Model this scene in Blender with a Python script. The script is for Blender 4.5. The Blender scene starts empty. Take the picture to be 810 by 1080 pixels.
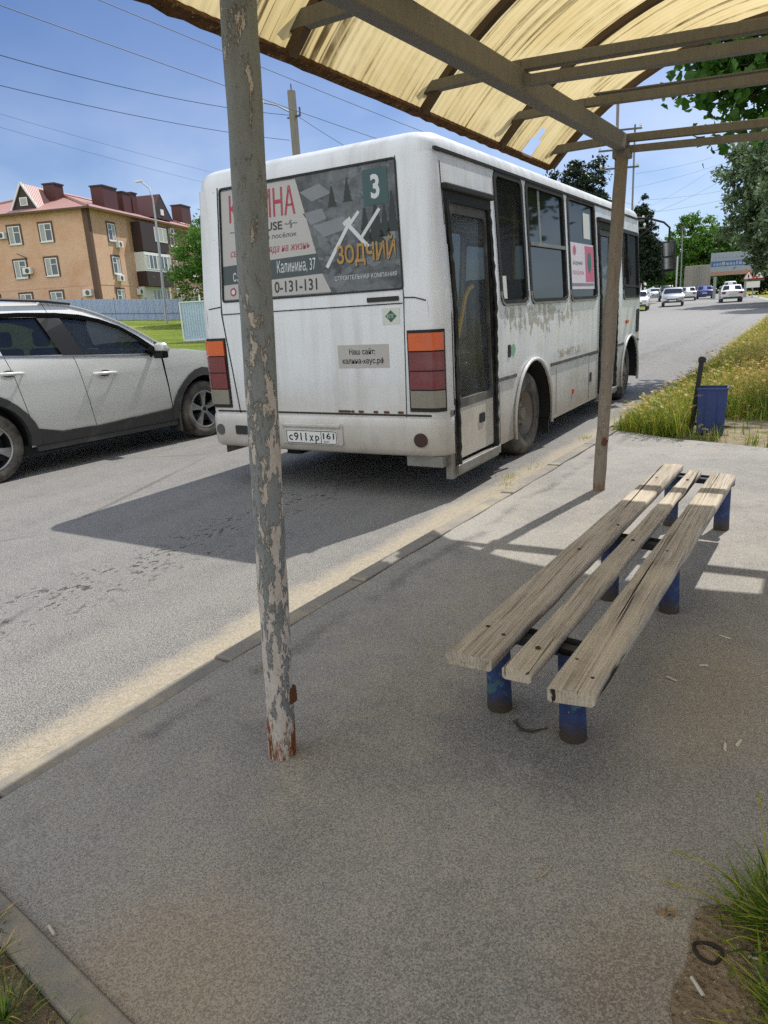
import bpy, bmesh, math, random
from mathutils import Vector, Matrix, noise
from mathutils.geometry import delaunay_2d_cdt
random.seed(7)
PI = math.pi
SC = bpy.context.scene
COL = SC.collection

# ------------------------------------------------------------------ helpers
def lerp(a, b, t): return a + (b - a) * t
def sstep(a, b, x):
    t = min(1.0, max(0.0, (x - a) / (b - a))); return t * t * (3 - 2 * t)
def pw(x, pts):
    if x <= pts[0][0]: return pts[0][1]
    for (a, va), (b, vb) in zip(pts, pts[1:]):
        if x <= b: return va + (vb - va) * (x - a) / (b - a)
    return pts[-1][1]

class MB:
    def __init__(s): s.v = []; s.f = []; s.m = []
    def add(s, vs, fs, m=0):
        o = len(s.v); s.v.extend([tuple(v) for v in vs])
        for f in fs: s.f.append(tuple(o + i for i in f)); s.m.append(m)
    def quad(s, a, b, c, d, m=0): s.add([a, b, c, d], [(0, 1, 2, 3)], m)
    def box(s, x0, x1, y0, y1, z0, z1, m=0, M=None):
        vs = [Vector(p) for p in [(x0,y0,z0),(x1,y0,z0),(x1,y1,z0),(x0,y1,z0),(x0,y0,z1),(x1,y0,z1),(x1,y1,z1),(x0,y1,z1)]]
        if M is not None: vs = [M @ v for v in vs]
        s.add(vs, [(0,3,2,1),(4,5,6,7),(0,1,5,4),(1,2,6,5),(2,3,7,6),(3,0,4,7)], m)
    def bar(s, p0, p1, w, h, m=0, up=(0,0,1), roll=0):
        p0 = Vector(p0); p1 = Vector(p1); d = (p1 - p0).normalized(); u = Vector(up)
        if abs(d.dot(u.normalized())) > .98: u = Vector((0,1,0)) if abs(d.y) < .9 else Vector((1,0,0))
        r = d.cross(u).normalized(); u = r.cross(d).normalized()
        if roll: q = Matrix.Rotation(roll, 3, d); r = q @ r; u = q @ u
        vs = []
        for p in (p0, p1):
            for a, b in ((-1,-1),(1,-1),(1,1),(-1,1)): vs.append(p + r*(a*w/2) + u*(b*h/2))
        s.add(vs, [(0,1,2,3),(7,6,5,4),(0,4,5,1),(1,5,6,2),(2,6,7,3),(3,7,4,0)], m)
    def tube(s, pts, rad, n=8, m=0, caps=True):
        pts = [Vector(p) for p in pts]
        if not isinstance(rad, (list, tuple)): rad = [rad] * len(pts)
        rings = []; prev = None
        for i, p in enumerate(pts):
            d = (pts[min(i+1, len(pts)-1)] - pts[max(i-1, 0)]).normalized()
            if prev is None:
                a = Vector((0,0,1)) if abs(d.z) < .9 else Vector((1,0,0))
                r = d.cross(a).normalized()
            else:
                r = (prev - d * prev.dot(d)).normalized()
            prev = r; u = d.cross(r)
            rings.append([p + (r*math.cos(2*PI*k/n) + u*math.sin(2*PI*k/n)) * rad[i] for k in range(n)])
        vs = [q for rg in rings for q in rg]; fs = []
        for i in range(len(pts)-1):
            for k in range(n):
                k2 = (k+1) % n
                fs.append((i*n+k, i*n+k2, (i+1)*n+k2, (i+1)*n+k))
        if caps:
            fs.append(tuple(reversed(range(n)))); fs.append(tuple((len(pts)-1)*n + k for k in range(n)))
        s.add(vs, fs, m)
    def lathe(s, prof, n=32, m=0, M=None):
        # prof: (radius, axial) ; axis = +X
        vs = []; fs = []
        for r, a in prof:
            for k in range(n):
                t = 2*PI*k/n; vs.append(Vector((a, r*math.cos(t), r*math.sin(t))))
        for i in range(len(prof)-1):
            for k in range(n):
                k2 = (k+1) % n; fs.append((i*n+k, i*n+k2, (i+1)*n+k2, (i+1)*n+k))
        if M is not None: vs = [M @ v for v in vs]
        s.add(vs, fs, m)
    def prism(s, poly, a0, a1, fn, m=0):
        # poly in 2D, fn(u,v,a)->3D
        n = len(poly)
        vs = [fn(u, v, a0) for u, v in poly] + [fn(u, v, a1) for u, v in poly]
        fs = [tuple(reversed(range(n))), tuple(range(n, 2*n))]
        for i in range(n):
            j = (i+1) % n; fs.append((i, j, n+j, n+i))
        s.add(vs, fs, m)
    def sphere(s, c, r, n=10, m=0, sc=(1,1,1)):
        vs = []; fs = []
        for i in range(n+1):
            th = PI*i/n
            for k in range(2*n):
                ph = PI*k/n
                vs.append((c[0]+r*sc[0]*math.sin(th)*math.cos(ph), c[1]+r*sc[1]*math.sin(th)*math.sin(ph), c[2]+r*sc[2]*math.cos(th)))
        for i in range(n):
            for k in range(2*n):
                k2 = (k+1) % (2*n); fs.append((i*2*n+k, (i+1)*2*n+k, (i+1)*2*n+k2, i*2*n+k2))
        s.add(vs, fs, m)
    def build(s, name, mats, parent=None, smooth=None, bevel=0, fixn=True, segs=2):
        me = bpy.data.meshes.new(name)
        me.from_pydata(s.v, [], s.f)
        if not isinstance(mats, (list, tuple)): mats = [mats]
        for m in mats: me.materials.append(m)
        if len(mats) > 1: me.polygons.foreach_set('material_index', s.m)
        if fixn or bevel:
            bm = bmesh.new(); bm.from_mesh(me)
            if bevel:
                bmesh.ops.remove_doubles(bm, verts=bm.verts, dist=1e-5)
            bmesh.ops.recalc_face_normals(bm, faces=bm.faces)
            if bevel:
                es = [e for e in bm.edges if len(e.link_faces) == 2 and e.calc_face_angle(0) > .6]
                bmesh.ops.bevel(bm, geom=es, offset=bevel, segments=segs, affect='EDGES', profile=.5, clamp_overlap=True)
            bm.to_mesh(me); bm.free()
        if smooth is not None:
            me.shade_smooth()
            me.set_sharp_from_angle(angle=math.radians(smooth))
        me.validate()
        o = bpy.data.objects.new(name, me); COL.objects.link(o)
        if parent is not None: o.parent = parent
        return o

def tag(o, label=None, cat=None, group=None, kind=None):
    if label: o['label'] = label
    if cat: o['category'] = cat
    if group: o['group'] = group
    if kind: o['kind'] = kind
    return o
def empty(name, loc=(0,0,0), rz=0, label=None, cat=None, group=None):
    o = bpy.data.objects.new(name, None); COL.objects.link(o)
    o.empty_display_size = .2; o.location = loc; o.rotation_euler = (0, 0, rz)
    return tag(o, label, cat, group)
def copy_tree(o, parent=None):
    c = o.copy(); COL.objects.link(c)
    if parent is not None: c.parent = parent
    for ch in list(o.children): copy_tree(ch, c)
    return c

def inpoly(x, y, P):
    r = False; n = len(P); j = n-1
    for i in range(n):
        xi, yi = P[i]; xj, yj = P[j]
        if (yi > y) != (yj > y) and x < (xj-xi)*(y-yi)/(yj-yi)+xi: r = not r
        j = i
    return r
def densify(P, step):
    out = []
    for i in range(len(P)):
        a = Vector(P[i]); b = Vector(P[(i+1) % len(P)]); k = max(1, int((b-a).length/step + .5))
        for q in range(k): out.append(tuple(a.lerp(b, q/k)))
    return out
def rrect(x0, x1, y0, y1, r, n=5):
    out = []
    if not isinstance(r, (list, tuple)): r = [r]*4   # BL BR TR TL
    for (cx, cy, a0, q) in ((x0+r[0], y0+r[0], PI, r[0]), (x1-r[1], y0+r[1], 1.5*PI, r[1]), (x1-r[2], y1-r[2], 0, r[2]), (x0+r[3], y1-r[3], .5*PI, r[3])):
        if q < 1e-4: out.append((cx, cy)); continue
        for i in range(n+1):
            a = a0 + .5*PI*i/n; out.append((cx+q*math.cos(a), cy+q*math.sin(a)))
    return out
def patch(mb, outer, holes, fn, step=None, m=0, thick=0):
    """fill a 2D outline with holes by triangles and map it to 3D with fn(u,v)"""
    loops = [outer] + list(holes)
    if step: loops = [densify(l, step) for l in loops]
    vs = []; es = []
    for l in loops:
        o = len(vs); vs += [Vector(p) for p in l]
        es += [(o+i, o+(i+1) % len(l)) for i in range(len(l))]
    if step:
        xs = [p[0] for p in loops[0]]; ys = [p[1] for p in loops[0]]
        nx = int((max(xs)-min(xs))/step); ny = int((max(ys)-min(ys))/step)
        bd = [p for l in loops for p in l]
        for i in range(1, nx+1):
            for j in range(1, ny+1):
                x = min(xs)+i*step; y = min(ys)+j*step
                if inpoly(x, y, loops[0]) and not any(inpoly(x, y, h) for h in loops[1:]):
                    if min((x-b[0])**2+(y-b[1])**2 for b in bd) > (step*.35)**2: vs.append(Vector((x, y)))
    ov, oe, of, *_ = delaunay_2d_cdt(vs, es, [], 0, 1e-6)
    tris = []
    for f in of:
        cx = sum(ov[i].x for i in f)/len(f); cy = sum(ov[i].y for i in f)/len(f)
        if inpoly(cx, cy, loops[0]) and not any(inpoly(cx, cy, h) for h in loops[1:]): tris.append(tuple(f))
    mb.add([fn(v.x, v.y) for v in ov], tris, m)
def ring(mb, outer, inner, fn, d, m=0):
    """raised frame between two outlines of equal point count, fn(u,v,off)->3D"""
    n = len(outer); L = [[fn(u, v, 0) for u, v in outer], [fn(u, v, d) for u, v in outer], [fn(u, v, d) for u, v in inner], [fn(u, v, -d) for u, v in inner]]
    vs = [p for l in L for p in l]; fs = []
    for k in range(3):
        for i in range(n):
            j = (i+1) % n; fs.append((k*n+i, k*n+j, (k+1)*n+j, (k+1)*n+i))
    mb.add(vs, fs, m)
def text2d(body, x0, x1, z0, z1, shear=0, bold=0.0, keep=False):
    """letters of body fitted to a rectangle -> (verts2d, faces)"""
    c = bpy.data.curves.new('lettering', 'FONT'); c.body = body; c.offset = bold; c.resolution_u = 3; c.shear = shear
    o = bpy.data.objects.new('lettering', c); COL.objects.link(o)
    bpy.context.view_layer.update()
    dg = bpy.context.evaluated_depsgraph_get()
    me = bpy.data.meshes.new_from_object(o.evaluated_get(dg))
    vs = [(v.co.x, v.co.y) for v in me.vertices]; fs = [tuple(p.vertices) for p in me.polygons]
    bpy.data.objects.remove(o); bpy.data.curves.remove(c); bpy.data.meshes.remove(me)
    ax = min(v[0] for v in vs); bx = max(v[0] for v in vs); ay = min(v[1] for v in vs); by = max(v[1] for v in vs)
    sx = (x1-x0)/(bx-ax); sy = (z1-z0)/(by-ay)
    return [(x0+(x-ax)*sx, z0+(y-ay)*sy) for x, y in vs], fs
def put_text(mb, body, x0, x1, z0, z1, fn, m=0, shear=0, bold=0.0):
    vs, fs = text2d(body, x0, x1, z0, z1, shear, bold)
    mb.add([fn(u, v) for u, v in vs], fs, m)

# ------------------------------------------------------------------ materials
def rgb(h):
    h = h.lstrip('#'); c = [int(h[i:i+2], 16)/255 for i in (0, 2, 4)]
    return tuple((x/12.92 if x <= .04045 else ((x+.055)/1.055)**2.4) for x in c) + (1,)
class NT:
    def __init__(s, name):
        s.mat = bpy.data.materials.new(name); s.mat.use_nodes = True
        s.t = s.mat.node_tree; s.t.nodes.clear()
        s.out = s.n('ShaderNodeOutputMaterial')
        s.tc = s.n('ShaderNodeTexCoord').outputs['Object']
    def n(s, t, **kw):
        q = s.t.nodes.new(t)
        for k, v in kw.items():
            if hasattr(q, k): setattr(q, k, v)
            else: q.inputs[k].default_value = v
        return q
    def link(s, a, b): s.t.links.new(a, b)
    def mapping(s, scale=(1,1,1), rot=(0,0,0), loc=(0,0,0), vec=None):
        q = s.n('ShaderNodeMapping'); q.inputs['Scale'].default_value = scale; q.inputs['Rotation'].default_value = rot; q.inputs['Location'].default_value = loc
        s.link(vec or s.tc, q.inputs['Vector']); return q.outputs[0]
    def noise(s, scale, detail=4, rough=.55, vec=None, dist=0):
        q = s.n('ShaderNodeTexNoise'); q.inputs['Scale'].default_value = scale; q.inputs['Detail'].default_value = detail
        q.inputs['Roughness'].default_value = rough; q.inputs['Distortion'].default_value = dist
        s.link(vec or s.tc, q.inputs['Vector']); return q.outputs['Fac']
    def voro(s, scale, feature='F1', vec=None, out='Distance', rnd=1):
        q = s.n('ShaderNodeTexVoronoi', feature=feature); q.inputs['Scale'].default_value = scale; q.inputs['Randomness'].default_value = rnd
        s.link(vec or s.tc, q.inputs['Vector']); return q.outputs[out]
    def ramp(s, fac, a, b, ca=(0,0,0,1), cb=(1,1,1,1)):
        q = s.n('ShaderNodeValToRGB'); e = q.color_ramp.elements
        a, b = min(max(a, 0), 1), min(max(b, 0), 1)
        if a <= b: e[0].position, e[1].position = a, b; e[0].color, e[1].color = ca, cb
        else: e[0].position, e[1].position = b, a; e[0].color, e[1].color = cb, ca
        s.link(fac, q.inputs[0]); return q.outputs[0]
    def ss(s, x, a, b, o0=0.0, o1=1.0):
        q = s.n('ShaderNodeMapRange', interpolation_type='SMOOTHSTEP')
        for k, v in (('From Min', a), ('From Max', b), ('To Min', o0), ('To Max', o1)): q.inputs[k].default_value = v
        s.link(x, q.inputs['Value']); return q.outputs[0]
    def math(s, op, a, b=None, clamp=False):
        q = s.n('ShaderNodeMath', operation=op); q.use_clamp = clamp
        for i, x in enumerate((a, b)):
            if x is None: continue
            if isinstance(x, (int, float)): q.inputs[i].default_value = x
            else: s.link(x, q.inputs[i])
        return q.outputs[0]
    def mix(s, fac, a, b, blend='MIX'):
        q = s.n('ShaderNodeMix', data_type='RGBA', blend_type=blend)
        if isinstance(fac, (int, float)): q.inputs[0].default_value = fac
        else: s.link(fac, q.inputs[0])
        for i, x in ((6, a), (7, b)):
            if isinstance(x, tuple): q.inputs[i].default_value = x if len(x) == 4 else x + (1,)
            else: s.link(x, q.inputs[i])
        return q.outputs[2]
    def xyz(s, vec=None):
        q = s.n('ShaderNodeSeparateXYZ'); s.link(vec or s.tc, q.inputs[0]); return q.outputs
    def bsdf(s, col, rough=.6, metal=0.0, spec=.5, normal=None, **kw):
        q = s.n('ShaderNodeBsdfPrincipled')
        for k, v in (('Base Color', col), ('Roughness', rough), ('Metallic', metal), ('Specular IOR Level', spec)):
            if isinstance(v, (int, float, tuple)): q.inputs[k].default_value = v
            else: s.link(v, q.inputs[k])
        for k, v in kw.items():
            k = k.replace('_', ' '); q.inputs[k].default_value = v
        if normal is not None: s.link(normal, q.inputs['Normal'])
        return q.outputs[0]
    def bump(s, h, strength=.3, dist=.01, normal=None):
        q = s.n('ShaderNodeBump'); q.inputs['Strength'].default_value = strength; q.inputs['Distance'].default_value = dist
        s.link(h, q.inputs['Height'])
        if normal is not None: s.link(normal, q.inputs['Normal'])
        return q.outputs[0]
    def done(s, sh): s.link(sh, s.out.inputs[0]); return s.mat
def c4(c): return c if isinstance(c, tuple) and len(c) == 4 else (rgb(c) if isinstance(c, str) else tuple(c)+(1,))
def simple(name, col, rough=.6, metal=0, var=.12, scale=6, bump=0, bscale=40, dirt=None, dirt_amt=.5, dirt_scale=3, spec=.5, coat=0):
    t = NT(name); c = c4(col)
    d = tuple(max(0, x*(1-var*1.5)) for x in c[:3])+(1,); l = tuple(min(1, x*(1+var)) for x in c[:3])+(1,)
    o = t.mix(t.noise(scale, 6, .6), d, l)
    if dirt is not None:
        o = t.mix(t.ramp(t.noise(dirt_scale, 7, .65), 1-dirt_amt-.15, 1-dirt_amt+.2), o, c4(dirt))
    nm = t.bump(t.noise(bscale, 5, .6), bump, .01) if bump else None
    return t.done(t.bsdf(o, rough, metal, spec, nm, Coat_Weight=coat, Coat_Roughness=.08))
# ------------------------------------------------------------------ camera
F_, PITCH, ROLL, YAW, CH = 751.6, 0.274659, 0.059031, 0.548048, 1.4871
Fv = Vector((-math.sin(YAW)*math.cos(PITCH), math.cos(YAW)*math.cos(PITCH), -math.sin(PITCH)))
Rv = Vector((math.cos(YAW), math.sin(YAW), 0)); Dv = -Rv.cross(Fv)
R2 = math.cos(ROLL)*Rv + math.sin(ROLL)*Dv; D2 = -math.sin(ROLL)*Rv + math.cos(ROLL)*Dv
cam = bpy.data.cameras.new('camera'); cam.sensor_fit = 'HORIZONTAL'; cam.sensor_width = 36; cam.lens = 36*F_/810
cam.clip_start = .05; cam.clip_end = 3000
co = bpy.data.objects.new('camera', cam); COL.objects.link(co)
U = -D2; B = -Fv
co.matrix_world = Matrix(((R2.x, U.x, B.x, 0), (R2.y, U.y, B.y, 0), (R2.z, U.z, B.z, CH), (0, 0, 0, 1)))
SC.camera = co

# ------------------------------------------------------------------ light
SUN = Vector((.135, .665, 1)).normalized()
sl = bpy.data.lights.new('sun', 'SUN'); sl.energy = 3.15; sl.angle = math.radians(.55); sl.color = (1, .955, .88)
so = bpy.data.objects.new('sun', sl); COL.objects.link(so); so.rotation_euler = (-SUN).to_track_quat('-Z', 'Y').to_euler()
w = bpy.data.worlds.new('World'); SC.world = w; w.use_nodes = True
nt = w.node_tree; nt.nodes.clear()
def wn(t, **kw):
    q = nt.nodes.new(t)
    for k, v in kw.items():
        if hasattr(q, k): setattr(q, k, v)
        else: q.inputs[k].default_value = v
    return q
sky = wn('ShaderNodeTexSky', sky_type='NISHITA', sun_disc=False, sun_elevation=math.asin(SUN.z), sun_rotation=math.atan2(SUN.x, SUN.y), altitude=100, air_density=1.0, dust_density=.6, ozone_density=2.2)
tcw = wn('ShaderNodeTexCoord'); mp = wn('ShaderNodeMapping'); mp.inputs['Scale'].default_value = (1, 1, 2.1)
nt.links.new(tcw.outputs['Generated'], mp.inputs['Vector'])
cn = wn('ShaderNodeTexNoise', Scale=1.7, Detail=6, Roughness=.52, Distortion=.2); nt.links.new(mp.outputs[0], cn.inputs['Vector'])
sp = wn('ShaderNodeSeparateXYZ'); nt.links.new(tcw.outputs['Generated'], sp.inputs[0])
cr = wn('ShaderNodeValToRGB'); cr.color_ramp.elements[0].position = .36; cr.color_ramp.elements[1].position = .74
nt.links.new(cn.outputs['Fac'], cr.inputs[0])
lowm = wn('ShaderNodeMapRange', interpolation_type='SMOOTHSTEP'); lowm.inputs['From Min'].default_value = .36; lowm.inputs['From Max'].default_value = .03; lowm.inputs['To Min'].default_value = .09; lowm.inputs['To Max'].default_value = .72
nt.links.new(sp.outputs[2], lowm.inputs['Value'])
mm = wn('ShaderNodeMath', operation='MULTIPLY'); nt.links.new(cr.outputs[0], mm.inputs[0])
# the cloud cover is broken ahead and to the left, low on the right; thick unseen cloud behind the viewer is added to brighten the shade
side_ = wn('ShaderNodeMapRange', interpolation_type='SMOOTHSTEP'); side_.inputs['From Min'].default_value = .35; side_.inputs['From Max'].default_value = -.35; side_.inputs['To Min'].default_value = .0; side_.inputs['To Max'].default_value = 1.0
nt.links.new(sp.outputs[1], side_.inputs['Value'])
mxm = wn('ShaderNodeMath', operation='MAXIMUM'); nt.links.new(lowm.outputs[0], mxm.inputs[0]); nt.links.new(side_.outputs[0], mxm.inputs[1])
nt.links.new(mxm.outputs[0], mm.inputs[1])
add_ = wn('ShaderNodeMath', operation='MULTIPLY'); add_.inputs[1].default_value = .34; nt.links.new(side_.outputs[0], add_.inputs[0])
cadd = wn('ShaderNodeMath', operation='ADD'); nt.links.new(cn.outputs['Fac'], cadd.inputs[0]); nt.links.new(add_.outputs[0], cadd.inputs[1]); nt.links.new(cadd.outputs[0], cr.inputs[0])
tint = wn('ShaderNodeMix', data_type='RGBA', blend_type='MULTIPLY'); tint.inputs[0].default_value = 1; tint.inputs[7].default_value = (.40, .54, .77, 1)
nt.links.new(sky.outputs[0], tint.inputs[6])
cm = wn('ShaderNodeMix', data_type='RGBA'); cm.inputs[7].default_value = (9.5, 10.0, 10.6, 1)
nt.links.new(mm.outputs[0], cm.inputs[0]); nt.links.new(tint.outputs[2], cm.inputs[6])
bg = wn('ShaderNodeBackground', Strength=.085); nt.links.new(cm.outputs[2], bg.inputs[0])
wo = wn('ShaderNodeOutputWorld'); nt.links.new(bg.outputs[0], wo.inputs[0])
SC.view_settings.view_transform = 'Standard'; SC.view_settings.look = 'None'; SC.view_settings.exposure = 0.68; SC.view_settings.gamma = 1
SC.view_settings.use_curve_mapping = False
SC.render.engine = 'CYCLES'; SC.cycles.max_bounces = 7; SC.cycles.transparent_max_bounces = 16
SC.cycles.use_denoising = False; SC.cycles.sample_clamp_indirect = 4; SC.cycles.use_adaptive_sampling = False; SC.cycles.caustics_reflective = False; SC.cycles.caustics_refractive = False

# ------------------------------------------------------------------ terrain
LEFT = [(-60, -11.2), (45, -11.2), (62, -12.2), (80, -15), (100, -20), (140, -30), (240, -60)]
RIGHT = [(-60, -2.45), (1, -2.19), (7.6, -1.90), (16, -1.86), (30, -1.9), (50, -2.4), (70, -3.8), (95, -6.8), (130, -14), (240, -40)]
def xl(y): return pw(y, LEFT)
def xr(y): return pw(y, RIGHT)
def rise(y): return .009*max(0, y-15) - .0000*y
def ground_z(x, y):
    d = min(50, max(0, xl(y)-x-.6))
    return rise(y) + .040*d + .00035*d*d
YS = [-60, -30, -15, -8, -4, -2, -1, 0, 1, 2, 3, 4, 5, 6, 7, 8, 9, 10, 12, 14, 15, 16, 18, 20, 22, 25, 28, 32, 36, 40, 45, 50, 56, 62, 70, 80, 90, 100, 115, 130, 145, 160, 180, 210, 240]
def sheet(name, mat, cols, zf, uv=None):
    mb = MB(); vs = []; fs = []
    n = len(cols)
    for y in YS:
        for c in cols:
            x = c(y); vs.append((x, y, zf(x, y)))
    for j in range(len(YS)-1):
        for i in range(n-1): fs.append((j*n+i, j*n+i+1, (j+1)*n+i+1, (j+1)*n+i))
    mb.add(vs, fs)
    return tag(mb.build(name, mat, smooth=60), kind='structure')

# road asphalt: grey worn aggregate, sand washed against the kerb, pitted wheel track
t = NT('road_asphalt'); X = t.xyz()
fine = t.noise(170, 3, .78); grain = t.voro(110); big = t.noise(.55, 6, .6); mid = t.noise(5, 6, .6)
stretch = t.noise(1, 5, .6, t.mapping((2.2, .18, 1)))
c = t.mix(t.ss(stretch, .34, .66), rgb('#5b5a5a'), rgb('#706f6e'))
c = t.mix(t.ramp(mid, .35, .75), c, rgb('#76736f'))
c = t.mix(t.math('MULTIPLY', t.ramp(fine, .51, .60), .75), c, rgb('#b3b0aa'))
c = t.mix(t.math('MULTIPLY', t.ramp(fine, .48, .38), .85), c, rgb('#333232'))
# pits along the wheel track
px = t.math('ABSOLUTE', t.math('ADD', X[0], 3.62))
pm = t.ss(px, .42, .1)
pit = t.math('MULTIPLY', t.ramp(t.noise(26, 4, .7, t.mapping((1, .6, 1))), .53, .58), t.ramp(t.noise(5, 3, .6), .46, .56))
pitm = t.math('MULTIPLY', t.math('MULTIPLY', pm, pit), t.ramp(t.noise(1.1, 2), .32, .45))
c = t.mix(pitm, c, rgb('#4a4846'))
# cracks, tar seams further on
crk = t.voro(.35, 'DISTANCE_TO_EDGE', t.mapping((1, .6, 1), vec=None))
c = t.mix(t.math('MULTIPLY', t.ramp(crk, .012, .002), t.ramp(t.noise(.4, 2), .5, .6)), c, rgb('#5a5856'))
# sand by the kerb
q = t.n('ShaderNodeMath', operation='MULTIPLY_ADD'); t.link(X[1], q.inputs[0]); q.inputs[1].default_value = -.043; q.inputs[2].default_value = 2.235
dk = t.math('ADD', X[0], q.outputs[0])      # distance to kerb line, negative on the road
dn = t.math('ADD', dk, t.math('MULTIPLY', t.math('SUBTRACT', t.noise(2.2, 6, .7), .5), .26))
sand = t.math('MULTIPLY', t.ss(dn, -.38, -.20), t.ss(X[1], 24, 9))
sandc = t.mix(t.ramp(t.noise(30, 5, .7), .3, .7), rgb('#948b79'), rgb('#aea492'))
sandc = t.mix(t.math('MULTIPLY', t.ramp(fine, .5, .38), .5), sandc, rgb('#7c715c'))
c = t.mix(t.math('MULTIPLY', sand, t.math('MULTIPLY', t.ramp(t.noise(90, 4, .7), .25, .42), t.ramp(t.math('ADD', t.noise(11, 7, .75), t.math('MULTIPLY', sand, .35)), .48, .62))), c, sandc)
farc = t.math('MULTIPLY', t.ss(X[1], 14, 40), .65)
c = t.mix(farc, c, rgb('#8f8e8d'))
sb = t.n('ShaderNodeRGBToBW'); t.link(t.voro(200, out='Color'), sb.inputs[0])
c = t.mix(t.math('MULTIPLY', t.ramp(sb.outputs[0], .56, .66), .24), c, rgb('#a8a5a0'))
c = t.mix(t.math('MULTIPLY', t.ramp(sb.outputs[0], .42, .34), .26), c, rgb('#3f3e3d'))
c = t.mix(pitm, c, rgb('#3d3b39'))
h = t.math('ADD', t.math('MULTIPLY', grain, .5), t.math('SUBTRACT', fine, t.math('MULTIPLY', pitm, 2.0)))
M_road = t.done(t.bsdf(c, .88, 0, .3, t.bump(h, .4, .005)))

# pavement asphalt: finer, browner, dust and dark stains
t = NT('pavement_asphalt'); X = t.xyz()
fine = t.noise(200, 3, .8); grain = t.voro(130); big = t.noise(.9, 6, .62, None, .4); mid = t.noise(4.5, 7, .65)
c = t.mix(t.ss(big, .38, .62), rgb('#83817e'), rgb('#97948f'))
c = t.mix(t.math('MULTIPLY', t.ramp(mid, .48, .66), .5), c, rgb('#a19a8d'))
st = t.ramp(t.noise(2.6, 5, .6, t.mapping((1, 1, 1), (0, 0, 0), (3, 7, 0))), .60, .70)
c = t.mix(t.math('MULTIPLY', st, .45), c, rgb('#5c5a57'))
c = t.mix(t.math('MULTIPLY', t.ramp(fine, .53, .66), .55), c, rgb('#bdb9af'))
c = t.mix(t.math('MULTIPLY', t.ramp(fine, .47, .34), .6), c, rgb('#454340'))
spk = t.ramp(t.voro(46, out='Distance'), .10, .05)
c = t.mix(t.math('MULTIPLY', spk, t.ramp(t.noise(20, 3), .5, .6)), c, rgb('#cdc9c0'))
# darker spots under the bench ends, dusty middle
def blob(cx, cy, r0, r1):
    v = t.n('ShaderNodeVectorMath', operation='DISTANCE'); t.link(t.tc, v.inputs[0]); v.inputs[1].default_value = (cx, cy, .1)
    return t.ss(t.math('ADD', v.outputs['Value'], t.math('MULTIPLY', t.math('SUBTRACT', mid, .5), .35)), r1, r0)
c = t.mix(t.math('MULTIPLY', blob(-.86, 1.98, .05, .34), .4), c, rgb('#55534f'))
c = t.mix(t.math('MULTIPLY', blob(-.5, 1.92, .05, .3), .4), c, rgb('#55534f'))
c = t.mix(t.math('MULTIPLY', blob(-.35, 2.6, .2, .75), .45), c, rgb('#a0947c'))
c = t.mix(t.math('MULTIPLY', blob(-1.1, .75, .1, .42), .5), c, rgb('#a28f74'))
c = t.mix(t.math('MULTIPLY', blob(-.2, 1.25, .05, .3), .5), c, rgb('#7f715c'))
# sunk seam running beside the kerb
q = t.n('ShaderNodeMath', operation='MULTIPLY_ADD'); t.link(X[1], q.inputs[0]); q.inputs[1].default_value = -.043; q.inputs[2].default_value = 1.93
sm = t.math('ABSOLUTE', t.math('ADD', t.math('ADD', X[0], q.outputs[0]), t.math('MULTIPLY', t.math('SUBTRACT', t.noise(2.5, 5), .5), .22)))
seam = t.math('MULTIPLY', t.ss(sm, .07, .0), t.ramp(t.noise(3, 4, .6), .42, .58))
c = t.mix(t.math('MULTIPLY', seam, .55), c, rgb('#4d4b49'))
h = t.math('ADD', t.math('MULTIPLY', grain, .55), t.math('ADD', fine, t.math('MULTIPLY', mid, .6)))
# stones of the aggregate: one grey per grain
sb = t.n('ShaderNodeRGBToBW'); t.link(t.voro(250, out='Color'), sb.inputs[0])
c = t.mix(t.math('MULTIPLY', t.ramp(sb.outputs[0], .56, .66), .30), c, rgb('#b9b5ad'))
c = t.mix(t.math('MULTIPLY', t.ramp(sb.outputs[0], .42, .34), .30), c, rgb('#4a4845'))
big2 = t.ramp(t.voro(38, out='Distance'), .13, .08)
c = t.mix(t.math('MULTIPLY', big2, t.ramp(t.noise(15, 3), .52, .56)), c, t.mix(t.noise(50, 2), rgb('#5a5752'), rgb('#c4c0b7')))
h = t.math('SUBTRACT', t.math('ADD', h, t.math('MULTIPLY', sb.outputs[0], .6)), t.math('MULTIPLY', seam, 1.2))
M_pave = t.done(t.bsdf(c, .9, 0, .25, t.bump(h, .35, .005)))

t = NT('kerb_concrete')
c = t.mix(t.noise(3, 6, .6), rgb('#77746e'), rgb('#938e86')); c = t.mix(t.math('MULTIPLY', t.ramp(t.noise(170, 3, .7), .46, .36), .6), c, rgb('#5d5a55'))
c = t.mix(t.math('MULTIPLY', t.ramp(t.noise(1.3, 6, .7), .5, .62), .5), c, rgb('#b8aa8c'))
M_kerb = t.done(t.bsdf(c, .9, 0, .3, t.bump(t.noise(140, 4, .7), .5, .005)))

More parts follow.
